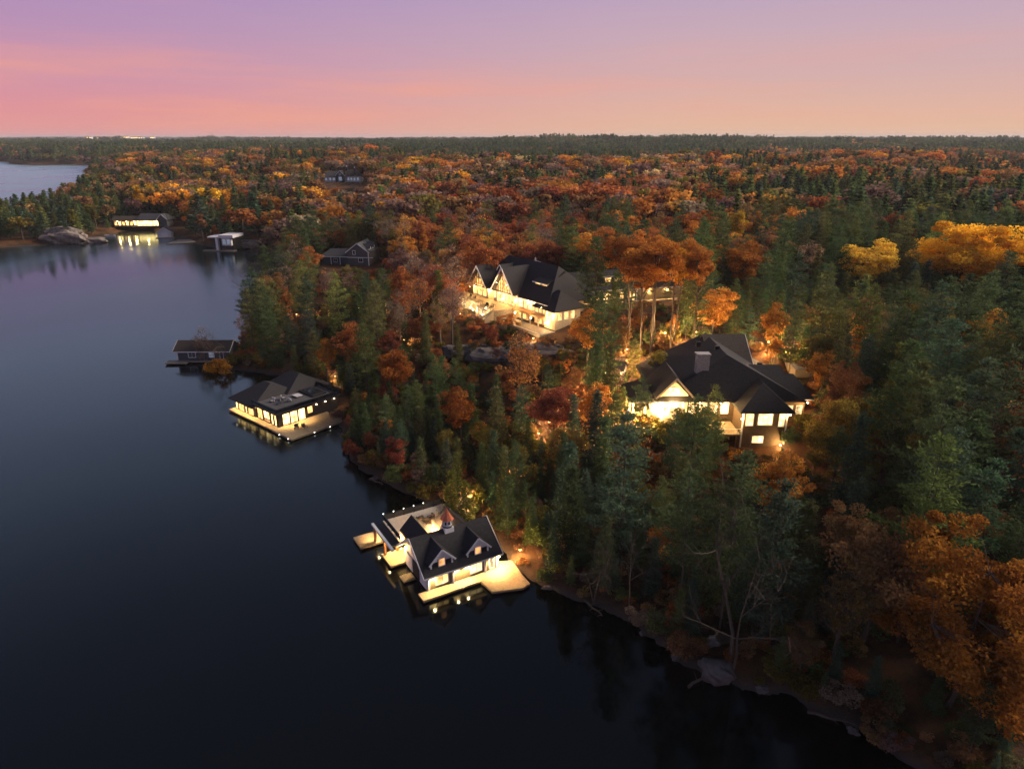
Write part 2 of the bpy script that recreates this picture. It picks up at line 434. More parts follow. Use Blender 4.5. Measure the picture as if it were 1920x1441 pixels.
def ground(x, y):
    x = np.asarray(x, float); y = np.asarray(y, float)
    d = shore_dist(x, y); D = np.hypot(x, y)
    d = d + np.where(D < 400, .55 * wob(x, y, .55) + .35 * wob(x, y, 1.3, 1.1), 0)
    dd = np.maximum(d, 0)
    h = 0.1 + 1.1 * (1 - np.exp(-dd / 1.6)) + 9.5 * sstep(2, 62, dd) + 3.0 * sstep(60, 240, dd)
    h += (0.35 * wob(x, y, 0.35) + 0.9 * wob(x, y, 0.09, 1.7)) * sstep(2, 14, dd)
    h += (4.0 * wob(x, y, 0.011, 0.4) + 3.0 * wob(x, y, 0.023, 2.0)) * sstep(40, 300, dd) * sstep(250, 500, D)
    h += 9.0 * (wob(x, y, 0.0016, 1.0) * 0.6 + 0.4) * sstep(900, 3000, D)
    h += 26.0 * sstep(6500, 13000, D) * (0.55 + 0.45 * wob(x, y, 0.0006, 0.3))
    for bx, by, rx, ry, am in RIDGES:
        h += am * np.exp(-((x - bx) / rx) ** 2 - ((y - by) / ry) ** 2)
    for fx, fy, fz, r0, r1 in FLATS:
        w = 1 - sstep(r0, r1, np.hypot(x - fx, y - fy)); h = h * (1 - w) + fz * w
    return np.where(d > 0, h, -0.15 + np.maximum(d * 0.35, -5.0))
def g1(x, y):
    return float(ground(np.array([x]), np.array([y]))[0])

def build_terrain():
    a_f = np.radians(np.linspace(-62, 62, 371)); r = np.concatenate([np.linspace(26, 60, 24), np.geomspace(60.8, 340, 210), np.geomspace(343, 17000, 130)])
    A, Rr = np.meshgrid(a_f, r); X = Rr * np.sin(A); Y = Rr * np.cos(A); Z = ground(X, Y)
    n, m = X.shape
    v = np.stack([X, Y, Z], -1).reshape(-1, 3)
    i = np.arange(n - 1)[:, None] * m + np.arange(m - 1)[None]; q = np.stack([i, i + 1, i + m + 1, i + m], -1).reshape(-1, 4)
    me = bpy.data.meshes.new('ground'); me.from_pydata(v.tolist(), [], q[:, ::-1].tolist()); me.update()
    me.polygons.foreach_set('use_smooth', [True] * len(me.polygons))
    mt, N, L = new_mat('forest_floor')
    o = N('ShaderNodeOutputMaterial'); b = N('ShaderNodeBsdfPrincipled'); b.inputs['Roughness'].default_value = 0.95; b.inputs['Specular IOR Level'].default_value = 0.1
    L(b.outputs[0], o.inputs[0])
    t = N('ShaderNodeTexCoord'); n1 = N('ShaderNodeTexNoise'); n1.inputs['Scale'].default_value = 0.12; n1.inputs['Detail'].default_value = 12; n1.inputs['Roughness'].default_value = 0.7
    L(t.outputs['Object'], n1.inputs[0])
    r1 = ramp([(0.30, (.022, .025, .014, 1)), (0.44, (.05, .03, .018, 1)), (0.56, (.115, .056, .024, 1)), (0.72, (.065, .04, .024, 1))], N)
    L(n1.outputs[0], r1.inputs[0])
    n2 = N('ShaderNodeTexNoise'); n2.inputs['Scale'].default_value = 4.0; n2.inputs['Detail'].default_value = 6; L(t.outputs['Object'], n2.inputs[0])
    mx = N('ShaderNodeMix'); mx.data_type = 'RGBA'; mx.blend_type = 'OVERLAY'; mx.inputs[0].default_value = 0.7
    L(r1.outputs[0], mx.inputs[6]); L(n2.outputs['Color'], mx.inputs[7])
    # wet dark rock right at the waterline
    sp = N('ShaderNodeSeparateXYZ'); L(t.outputs['Object'], sp.inputs[0])
    wl_ = N('ShaderNodeMapRange'); wl_.inputs[1].default_value = 0.15; wl_.inputs[2].default_value = 0.9; L(sp.outputs['Z'], wl_.inputs[0])
    mx2 = N('ShaderNodeMix'); mx2.data_type = 'RGBA'; mx2.inputs[6].default_value = (.055, .048, .045, 1)
    L(wl_.outputs[0], mx2.inputs[0]); L(mx.outputs[2], mx2.inputs[7]); L(mx2.outputs[2], b.inputs['Base Color'])
    bp = N('ShaderNodeBump'); bp.inputs['Strength'].default_value = 0.6; bp.inputs['Distance'].default_value = 0.3; L(n2.outputs[0], bp.inputs['Height']); L(bp.outputs[0], b.inputs['Normal'])
    me.materials.append(mt)
    ob = bpy.data.objects.new('ground', me); col.objects.link(ob); tag(ob, kind='structure', label='leaf littered forest ground rising from the lake shore')
build_terrain()

def build_water():
    mb = MB(); k = 17500
    mb.poly([(-k, -6000, 0), (k, -6000, 0), (k, k, 0), (-k, k, 0)])
    m, N, L = new_mat('lake_water')
    o = N('ShaderNodeOutputMaterial')
    df = N('ShaderNodeBsdfDiffuse'); df.inputs[0].default_value = (.0012, .0015, .002, 1)
    gl = N('ShaderNodeBsdfGlossy'); gl.inputs[0].default_value = (.78, .95, 1.0, 1)
    fr = N('ShaderNodeFresnel'); fr.inputs[0].default_value = 1.40
    mxs = N('ShaderNodeMixShader'); L(fr.outputs[0], mxs.inputs[0]); L(df.outputs[0], mxs.inputs[1]); L(gl.outputs[0], mxs.inputs[2]); L(mxs.outputs[0], o.inputs[0])
    t = N('ShaderNodeTexCoord')
    mpn = N('ShaderNodeMapping'); mpn.inputs['Scale'].default_value = (1.0, 0.55, 1); mpn.inputs['Rotation'].default_value = (0, 0, R(20)); L(t.outputs['Object'], mpn.inputs[0])
    n1 = N('ShaderNodeTexNoise'); n1.inputs['Scale'].default_value = 0.7; n1.inputs['Detail'].default_value = 3; L(mpn.outputs[0], n1.inputs[0])
    n2 = N('ShaderNodeTexNoise'); n2.inputs['Scale'].default_value = 0.016; n2.inputs['Detail'].default_value = 5; L(mpn.outputs[0], n2.inputs[0])
    bp = N('ShaderNodeBump'); bp.inputs['Distance'].default_value = 0.3; bp.inputs['Strength'].default_value = 0.05
    L(n1.outputs[0], bp.inputs['Height']); L(bp.outputs[0], gl.inputs['Normal'])
    mr2 = N('ShaderNodeMapRange'); mr2.inputs[1].default_value = 0.38; mr2.inputs[2].default_value = 0.66; mr2.inputs[3].default_value = 0.045; mr2.inputs[4].default_value = 0.20
    L(n2.outputs[0], mr2.inputs[0])
    sx = N('ShaderNodeSeparateXYZ'); L(t.outputs['Object'], sx.inputs[0])   # the open water beyond the point is more wind-ruffled
    mr3 = N('ShaderNodeMapRange'); mr3.inputs[1].default_value = 150; mr3.inputs[2].default_value = 900; mr3.inputs[3].default_value = 0.0; mr3.inputs[4].default_value = 0.22; L(sx.outputs['Y'], mr3.inputs[0])
    ad = N('ShaderNodeMath'); ad.operation = 'ADD'; L(mr2.outputs[0], ad.inputs[0]); L(mr3.outputs[0], ad.inputs[1]); L(ad.outputs[0], gl.inputs['Roughness'])
    mb.build('lake_water', m, kind='structure', label='calm dark lake reflecting the dusk sky')
build_water()

# ================================================================ boathouse with the copper cupola
def boathouse_cupola():
    T = thing('boathouse', 'lit two-gable boathouse with dark shingle roof, white dormers and copper cupola on the water', 'boathouse', (-12.3, 79.9, 0), R(30.6))
    # floating decks, piles
    d = MB(); d.slab([(-.3, -1.0, .55), (8.5, -1.0, .55), (8.5, .9, .55), (-.3, .9, .55)], .3); d.build('front_walkway', M_DECK, T)
    d = MB(); d.slab([(8.52, -1.0, .552), (8.75, -4.0, .552), (12.9, -5.4, .552), (14.3, -5.0, .552), (14.9, 1.2, .552), (12.4, 2.4, .552), (8.52, .9, .552)], .32); d.build('side_dock', M_DECK, T)
    d = MB(); d.slab([(-1.2, 8.9, .55), (2.6, 8.9, .55), (2.6, 12.7, .55), (-1.2, 12.7, .55)], .3); d.build('slip_dock', M_DECK, T)
    d = MB(); d.slab([(-3.4, 15.9, .55), (4.0, 15.9, .55), (4.0, 19.4, .55), (-3.4, 19.4, .55)], .3); d.build('slip_dock', M_DECK, T)
    d = MB(); d.slab([(-.9, 4.6, .45), (.9, 4.6, .45), (.9, 6.2, .45), (-.9, 6.2, .45)], .25); d.build('slip_dock', M_DECK, T)
    for x, y in ((0, -.6), (3, -.6), (6, -.6), (9.2, -3.4), (12.6, -4.8), (13.9, -4.4), (14.2, .5), (-.9, 9.3), (-.9, 12.3), (-3.0, 16.3), (-3.0, 19.0), (0, 18.6), (3, 18.8), (-.6, 5.4), (2, 9.4), (2, 12.2)):
        MB().tube((x, y, -2.0), (x, y, .3), .14, .14, 8).build('pile', M_PILE, T)
    # walls: lower storey box with gable ends along x
    w = MB(); prof = [(.75, .3), (9.2, .3), (9.2, 3.25), (4.98, 6.45), (.75, 3.25)]
    w.prof_x(prof, 1.35, 12.2); w.build('wall', M_TAUPE, T)
    # white end wall with the slip doors
    e = MB(); e.prof_x([(.9, .3), (9.1, .3), (9.1, 3.15), (4.98, 6.3), (.9, 3.15)], 1.2, 1.345); e.build('gable_wall', M_WSIDE, T)
    for y0, y1 in ((1.3, 3.4), (6.2, 8.6)):
        MB().box(1.1, 1.195, y0, y1, .4, 2.75).build('slip_door', M_WHITE, T)
    MB().box(1.08, 1.19, 3.75, 5.9, .45, 2.8).build('slip_shade_panel', M_BLACK, T)  # black panel stands in for the shade inside the slip
    window(T, (1.19, 4.98, 4.6), FACE_NX, .9, 1.1, 2, 2, W_AMBER)
    # corner boards and posts
    for x, y in ((1.28, .72), (12.2, .72), (12.2, 9.2), (5.0, .60), (10.15, .60)):
        MB().box(x - .14, x + .14, y - .14, y + .14, .552, 3.22).build('corner_post', M_WHITE, T)
    # main roof
    r = gable_roof_x(MB(), .35, 12.75, .05, 9.9, 3.15, 6.9); r.build('roof', M_SHINGLE, T)
    # eave fascia + rake boards
    MB().box(.36, 12.74, .0, .048, 2.9, 3.12).build('fascia', M_WHITE, T)
    MB().box(.36, 12.74, 9.902, 9.95, 2.9, 3.12).build('fascia', M_WHITE, T)
    for x in (.30, 12.80):
        for y in (0, 9.95):
            MB().beam((x, y, 3.02), (x, 4.97, 6.80), .09, .34).build('rake_board', M_WHITE, T)
    MB().box(.9, 12.3, .1, .72, 2.92, 2.97).build('soffit', M_WHITE, T)
    # cross gables: front dormer and rear gable in one ridge
    for cx in (3.45, 9.15):
        mb = gable_roof_y(MB(), cx - 2.0, cx + 2.0, .62, 11.5, 4.55, 6.55, .18); mb.build('cross_gable_roof', M_SHINGLE, T)
        MB().prof_y([(cx - 1.62, 3.5), (cx + 1.62, 3.5), (cx + 1.62, 4.78), (cx, 6.3), (cx - 1.62, 4.78)], 1.0, 4.5).build('dormer_wall', M_BLACK, T)
        # white gable board over the dark dormer cheek
        MB().prof_y([(cx - 1.72, 4.62), (cx - .62, 4.62), (cx - .62, 5.0), (cx + .62, 5.0), (cx + .62, 4.62), (cx + 1.72, 4.62), (cx, 6.28)], .91, .998).build('gable_board', M_WHITE, T)
        for s in (-1, 1):
            MB().box(cx + s * 1.62 - .11, cx + s * 1.62 + .11, 0.88, 1.05, 3.5, 4.75).build('dormer_post', M_WHITE, T)
            MB().beam((cx + s * 2.02, .58, 4.42), (cx, .58, 6.45), .10, .24).build('rake_board', M_WHITE, T)
        window(T, (cx, .91, 4.42), FACE_NY, .85, 1.05, 1, 1, W_AMBER)
        MB().prof_y([(cx - 1.62, 3.42), (cx + 1.62, 3.42), (cx + 1.62, 4.78), (cx, 6.3), (cx - 1.62, 4.78)], 8.6, 10.6).build('rear_gable_wall', M_TAUPE, T)
        window(T, (cx, 10.6, 4.5), FACE_PY, 1.5, 1.7, 2, 1, W_WARM, name='deck_door')
    # front windows, lit
    for cx, pm in ((3.35, W_WARM), (8.75, W_BRIGHT)):
        window(T, (cx, .75, 1.85), FACE_NY, 1.75, 1.5, 2, 1, pm, t=.16, bar=.12)
    window(T, (11.3, .75, 1.8), FACE_NY, .75, 1.9, 1, 1, W_DIM, name='door')
    window(T, (12.2, 4.0, 1.8), FACE_PX, 1.5, 1.4, 2, 1, W_WARM)
    # cupola on the ridge
    cu = (6.35, 4.98)
    def octo(r, z):
        return [(cu[0] + r * math.cos(R(22.5 + 45 * i)), cu[1] + r * math.sin(R(22.5 + 45 * i)), z) for i in range(8)]
    def ring(r0, z0, r1, z1, name, mat, parent):
        mb = MB(); a, b = octo(r0, z0), octo(r1, z1); mb.v = a + b
        mb.f = [(i, (i + 1) % 8, 8 + (i + 1) % 8, 8 + i) for i in range(8)] + [tuple(reversed(range(8))), tuple(range(8, 16))]
        return mb.build(name, mat, parent)
    base = MB().box(cu[0] - .72, cu[0] + .72, cu[1] - .72, cu[1] + .72, 6.1, 7.15).build('cupola', M_WHITE, T)
    ring(.80, 7.16, .80, 7.32, 'cupola_sill', M_BLACK, base)
    ring(.70, 7.33, .70, 8.3, 'lantern', M_WSIDE, base)
    prof = [(1.0, 8.31), (.86, 8.5), (.62, 8.85), (.40, 9.2), (.20, 9.6), (.05, 10.0)]
    mb = MB()
    for rr, zz in prof: mb.v += octo(rr, zz)
    for j in range(len(prof) - 1):
        for i in range(8): mb.f.append((j * 8 + i, j * 8 + (i + 1) % 8, (j + 1) * 8 + (i + 1) % 8, (j + 1) * 8 + i))
    mb.f += [tuple(reversed(range(8))), tuple(range(40, 48))]
    mb.build('copper_roof', M_COPPER, base)
    for i in range(8):
        a = R(45 * i); rr = .70 * math.cos(R(22.5))
        window(base, (cu[0] + rr * math.cos(a), cu[1] + rr * math.sin(a), 7.84), a, .30, .52, 1, 1, M_GLASSD, t=.05, proud=.03, name='cupola_window')
    # flat roof deck over the slips
    MB().slab([(.9, 9.6, 3.4), (11.3, 9.6, 3.4), (11.3, 17.2, 3.4), (.9, 17.2, 3.4)], .25).build('roof_deck', M_ROOFDECK, T)
    MB().box(3.9, 11.0, 9.8, 16.9, .4, 3.14).build('slip_wall', M_TAUPE, T)
    MB().box(3.6, 3.9, 9.8, 16.9, 2.6, 3.14).build('header_beam', M_WHITE, T)
    for x, y in ((-.75, 16.6), (-.75, 12.2), (1.2, 16.6), (1.2, 12.3)):
        MB().box(x - .15, x + .15, y - .15, y + .15, .552, 3.1).build('timber_post', M_OAK, T)
    MB().box(-.98, -.6, 8.7, 17.3, 3.1, 3.42).build('slip_beam', M_WHITE, T)
    MB().slab([(-.6, 9.95, 3.2), (.88, 9.95, 3.2), (.88, 17.1, 3.2), (-.6, 17.1, 3.2)], .1).build('slip_canopy', M_BLACK, T)
    # railing: posts, top rail, dark glass infill
    path = [(1.0, 10.2), (1.0, 17.1), (11.2, 17.1), (11.2, 13.5)]
    for i in range(3):
        (x0, y0), (x1, y1) = path[i], path[i + 1]
        MB().beam((x0, y0, 4.46), (x1, y1, 4.46), .08, .06).build('top_rail', M_METAL, T)
        n = max(2, int(math.hypot(x1 - x0, y1 - y0) / 1.7))
        for k in range(n + 1):
            x, y = x0 + (x1 - x0) * k / n, y0 + (y1 - y0) * k / n
            p = MB().box(x - .045, x + .045, y - .045, y + .045, 3.4, 4.42).build('rail_post', M_METAL, T)
            if i == 1 and k < 5:
                sphere_pts(MB(), (x, y, 4.58), .075, 6, 4).build('post_cap_light', G_BULBW, p)
            if k < n:
                xa, ya = x0 + (x1 - x0) * (k + 1) / n, y0 + (y1 - y0) * (k + 1) / n
                g = MB(); dx, dy = (xa - x) / math.hypot(xa - x, ya - y) * .08, (ya - y) / math.hypot(xa - x, ya - y) * .08
                g.beam((x + dx, y + dy, 3.95), (xa - dx, ya - dy, 3.95), .02, .78); g.build('glass_panel', M_GLASSD, T)
    # gangway to the bank
    MB().slab([(11.35, 14.4, 3.30), (16.6, 16.6, 3.7), (16.2, 18.0, 3.7), (11.35, 15.9, 3.30)], .18).build('gangway', M_DECK, T)
    for (a, b) in (((11.4, 14.4), (16.6, 16.6)), ((11.4, 15.9), (16.2, 18.0))):
        for k in range(4):
            x, y = a[0] + (b[0] - a[0]) * k / 3, a[1] + (b[1] - a[1]) * k / 3
            MB().box(x - .06, x + .06, y - .06, y + .06, 3.3 + .4 * k / 3, 4.4 + .4 * k / 3).build('gangway_post', M_OAK, T)
        MB().beam((a[0], a[1], 4.42), (b[0], b[1], 4.82), .09, .07).build('gangway_rail', M_OAK, T)
    # lights under the eaves
    for x, p in ((1.9, 60), (5.6, 60), (7.2, 60), (11.2, 70)):
        soffit(T, (x, .38, 2.9), p, 115)
    wall_lamp(T, (12.45, .5, 2.5), 190, r=.12)
    wall_lamp(T, (6.3, 9.9, 4.7), 90, r=.1)
    wall_lamp(T, (1.3, 10.75, 4.1), 14, r=.08)
    wall_lamp(T, (.9, 9.7, 2.5), 75, r=.1)
    soffit(T, (-.2, 16.9, 3.0), 60, 120)
    soffit(T, (-.2, 12.4, 3.0), 45, 120)
    soffit(T, (2.2, 14.5, 2.9), 40, 130)
    wall_lamp(T, (15.6, 17.0, 4.2), 30, r=.09, mat=G_BULBO, color=(1, .55, .2))
    return T
boathouse_cupola()

def loc2w(o, rz, x, y, z):
    c, s = math.cos(rz), math.sin(rz)
    return (o[0] + c * x - s * y, o[1] + s * x + c * y, z)
def lounge_chair(loc, rz, fab, label, group, scale=1.0):
    t = thing('lounge_chair', label, 'chair', loc, rz, group)
    MB().box(-.38, .38, -.4, .38, .28, .42).build('seat', fab, t)
    MB().slab([(-.38, .36, .95), (.38, .36, .95), (.38, .52, .98), (-.38, .52, .98)], .6).build('backrest', fab, t)
    for s in (-1, 1):
        MB().box(s * .44 - .05, s * .44 + .05, -.4, .45, .52, .58).build('armrest', M_METAL, t)
        for y in (-.36, .38):
            MB().box(s * .44 - .035, s * .44 + .035, y - .035, y + .035, 0, .52).build('leg', M_METAL, t)
    return t
def low_table(loc, rz, mat, label, w=.9, d=.9, h=.42):
    t = thing('low_table', label, 'table', loc, rz)
    MB().box(-w / 2, w / 2, -d / 2, d / 2, h - .06, h).build('tabletop', mat, t)
    for sx in (-1, 1):
        for sy in (-1, 1):
            MB().box(sx * (w / 2 - .08) - .03, sx * (w / 2 - .08) + .03, sy * (d / 2 - .08) - .03, sy * (d / 2 - .08) + .03, 0, h - .06).build('leg', M_METAL, t)
    return t
OA = (-12.3, 79.9)
for (x, y, a) in ((6.0, 14.4, 180), (6.5, 12.6, 0), (7.5, 13.6, -80)):
    lounge_chair(loc2w(OA, R(30.6), x, y, 3.4), R(30.6 + a), M_DFAB, 'dark lounge chair on the roof deck of the cupola boathouse', 'chairs on the roof deck')
low_table(loc2w(OA, R(30.6), 6.0, 13.5, 3.4), R(30.6), M_DECK, 'low wooden table between dark chairs on the boathouse roof deck')

# ================================================================ dark modern boathouse with the roof terrace
def boathouse_dark():
    rz = math.atan2(-.65, .76)
    T = thing('boathouse', 'black flat-roofed and hip-roofed boathouse with glowing glass walls and roof terrace', 'boathouse', (-46.4, 132.0, 0), rz)
    MB().slab([(-7.6, .5, .6), (0, .5, .6), (0, 14.6, .6), (-7.6, 14.6, .6)], .38).build('main_deck', M_DECK, T)
    MB().slab([(-26.2, .6, .602), (-7.62, .6, .602), (-7.62, 2.6, .602), (-26.2, 2.6, .602)], .34).build('front_walkway', M_DECK, T)
    for x in (-25.5, -21, -16, -11, -6, -.6):
        MB().tube((x, 1.0, -2), (x, 1.0, .24), .15, .15, 8).build('pile', M_PILE, T)
    for y in (5, 9, 14):
        MB().tube((-.6, y, -2), (-.6, y, .2), .15, .15, 8).build('pile', M_PILE, T)
    # glazed corner room under the terrace
    MB().box(-16.6, -7.6, 2.3, 17.6, .3, 3.72).build('wall', M_BLACK, T)
    MB().slab([(-16.9, 1.5, 4.15), (-6.7, 1.5, 4.15), (-6.7, 18.2, 4.15), (-16.9, 18.2, 4.15)], .42).build('terrace_roof', M_BLACK, T)
    MB().slab([(-16.4, 2.0, 4.19), (-7.2, 2.0, 4.19), (-7.2, 17.8, 4.19), (-16.4, 17.8, 4.19)], .036).build('terrace_floor', M_GREY, T)
    for (a, b) in (((-16.8, 1.6), (-6.8, 1.6)), ((-6.8, 1.6), (-6.8, 18.1)), ((-6.8, 18.1), (-16.8, 18.1))):
        n = int(math.hypot(b[0] - a[0], b[1] - a[1]) / 2.1)
        for k in range(n + 1):
            x, y = a[0] + (b[0] - a[0]) * k / n, a[1] + (b[1] - a[1]) * k / n
            MB().box(x - .04, x + .04, y - .04, y + .04, 4.15, 5.1).build('rail_post', M_METAL, T)
        MB().beam((*a, 5.13), (*b, 5.13), .08, .06).build('top_rail', M_METAL, T)
        MB().beam((*a, 4.64), (*b, 4.64), .02, .78).build('glass_panel', M_GLASSD, T)
    # window walls
    for i, (y, w) in enumerate(((4.2, 1.6), (6.15, 1.6), (8.1, 1.6))):
        window(T, (-7.6, y, 2.0), FACE_PX, w, 2.5, 1, 1, W_BRIGHT, M_BLACK, t=.13)
    window(T, (-7.6, 10.3, 2.4), FACE_PX, 1.2, 1.5, 1, 1, W_WARM, M_BLACK, t=.13)
    window(T, (-15.0, 2.3, 2.0), FACE_NY, 1.9, 2.3, 2, 1, W_WARM, M_BLACK, t=.14, bar=.1)
    window(T, (-12.2, 2.3, 2.35), FACE_NY, 2.2, 1.7, 2, 1, W_BRIGHT, M_BLACK, t=.14, bar=.1)
    window(T, (-12.4, 2.3, 3.4), FACE_NY, .9, .24, 1, 1, W_RED, M_BLACK, t=.04, proud=.09)
    window(T, (-12.2, 2.3, 1.05), FACE_NY, 2.2, .4, 1, 1, W_AMBER, M_BLACK, t=.1)
    for x in (-10.0, -8.7):
        window(T, (x, 2.3, 1.95), FACE_NY, .62, 2.3, 1, 1, W_BRIGHT, M_BLACK, t=.12)
    # hip roofed wing
    MB().box(-25.2, -16.65, 2.1, 15.6, .3, 3.25).build('wing_wall', M_BLACK, T)
    hip_roof_x(MB(), -26.4, -15.8, 1.0, 14.8, 3.35, 6.7, 4.6, 3.2).build('hip_roof', M_SHINGLE, T)
    hip_roof_x(MB(), -26.5, -15.0, 9.0, 21.5, 3.85, 7.4, 4.5, 3.5).build('rear_hip_roof', M_SHINGLE, T)
    MB().box(-25, -16.7, 15.65, 20.5, .3, 3.8).build('rear_wall', M_BLACK, T)
    for x, w in ((-24.7, .6), (-22.7, 2.2), (-20.6, .5), (-18.6, 2.2)):
        window(T, (x, 2.1, 1.85), FACE_NY, w, 2.2, 2 if w > 1 else 1, 1, W_BRIGHT if w < 1 else W_WARM, M_BLACK, t=.14, bar=.1)
    # soffit lights
    for x in (-24.8, -21.4, -18.0):
        soffit(T, (x, 1.5, 3.1), 42, 130)
    for x in (-15.4, -12.4, -9.4):
        soffit(T, (x, 1.9, 3.68), 22, 120)
    soffit(T, (-7.15, 4.6, 3.68), 55, 120); soffit(T, (-7.15, 8.2, 3.68), 45, 120)
    for y in (12.0, 14.4, 16.8):
        wall_lamp(T, (-7.45, y, 3.2), 2.5, r=.14)
    for x, y in ((-4.5, .38), (-1.2, .38), (.12, 6), (.12, 10)):
        sphere_pts(MB(), (x, y, .42), .1, 6, 4).build('dock_light', G_BULBW, T)
    b = MB().box(-15.2, -9.4, 12.6, 16.2, 4.19, 4.6).build('terrace_platform', M_BLACK, T)
    MB().box(-14.4, -10.2, 13.0, 15.8, 4.6, 4.72).build('skylight', M_GLASSD, b)
    return T
boathouse_dark()
OB, RB = (-46.4, 132.0), math.atan2(-.65, .76)
for (x, y, a) in ((-13.8, 5.0, 30), (-11.6, 5.2, -30), (-13.6, 7.6, 150), (-11.2, 7.8, 200)):
    lounge_chair(loc2w(OB, RB, x, y, 4.19), RB + R(a), M_FABRIC, 'pale cushioned armchair on the black boathouse roof terrace', 'armchairs on the roof terrace')
low_table(loc2w(OB, RB, -12.6, 6.3, 4.19), RB, M_METAL, 'black low table amid pale armchairs on the roof terrace')
low_table(loc2w(OB, RB, -12.6, 10.6, 4.19), RB, M_FABRIC, 'pale sunbed platform beside the skylight on the black roof terrace', 2.0, 1.6, .4)
for (x, y, a) in ((-4.2, 4.4, 60), (-3.2, 5.8, 100)):
    lounge_chair(loc2w(OB, RB, x, y, .6), RB + R(a), M_DFAB, 'dark deck chair on the lit dock of the black boathouse', 'deck chairs on the black boathouse dock')

# ================================================================ small blue-grey boathouse
def boathouse_grey():
    T = thing('boathouse', 'small blue-grey gabled boathouse with white trim and brown leaf-strewn roof', 'boathouse', (-87.6, 186.6, 0), R(1))
    MB().prof_x([(.5, .7), (7.6, .7), (7.6, 3.35), (4.05, 5.2), (.5, 3.35)], -7.0, 7.6).build('wall', M_BLUEGREY, T)
    gable_roof_x(MB(), -7.9, 8.0, -.2, 8.3, 3.35, 5.5).build('roof', M_SHINGLE_W, T)
    MB().box(-7.9, 8.0, -.26, -.202, 3.05, 3.33).build('fascia', M_WHITE, T)
    for x in (-7.95, 8.05):
        for y in (-.2, 8.3):
            MB().beam((x, y, 3.22), (x, 4.05, 5.4), .08, .26).build('rake_board', M_WHITE, T)
    MB().box(-7.12, -6.85, .38, .62, .7, 3.05).build('corner_board', M_WHITE, T)
    window(T, (-2.9, .5, 2.2), FACE_NY, 1.9, 1.4, 2, 2, M_GLASSD, t=.16)
    window(T, (2.6, .5, 2.2), FACE_NY, 1.3, 1.4, 1, 2, W_COOL, t=.16)
    window(T, (5.4, .5, 1.9), FACE_NY, .9, 2.0, 1, 1, M_GLASSD, name='door')
    MB().slab([(-9.6, -2.2, .62), (-3.4, -2.2, .62), (-3.4, .45, .62), (-9.6, .45, .62)], .3).build('dock', M_DECKY, T)
    MB().slab([(-3.38, -.8, .60), (8.4, -.8, .60), (8.4, .45, .60), (-3.38, .45, .60)], .25).build('walkway', M_DECKY, T)
    for x, y in ((-9.2, -1.8), (-9.2, .1), (-4, -1.8), (0, -.5), (4, -.5), (7.8, -.5)):
        MB().tube((x, y, -2), (x, y, .3), .16, .16, 8).build('pile', M_PILE, T)
    for x0, x1 in ((-7, -2.2), (-1.8, 2.8), (3.2, 7.6)):
        MB().box(x0, x1, .55, 7.55, -1.5, .69).build('crib', M_PILE, T)
boathouse_grey()

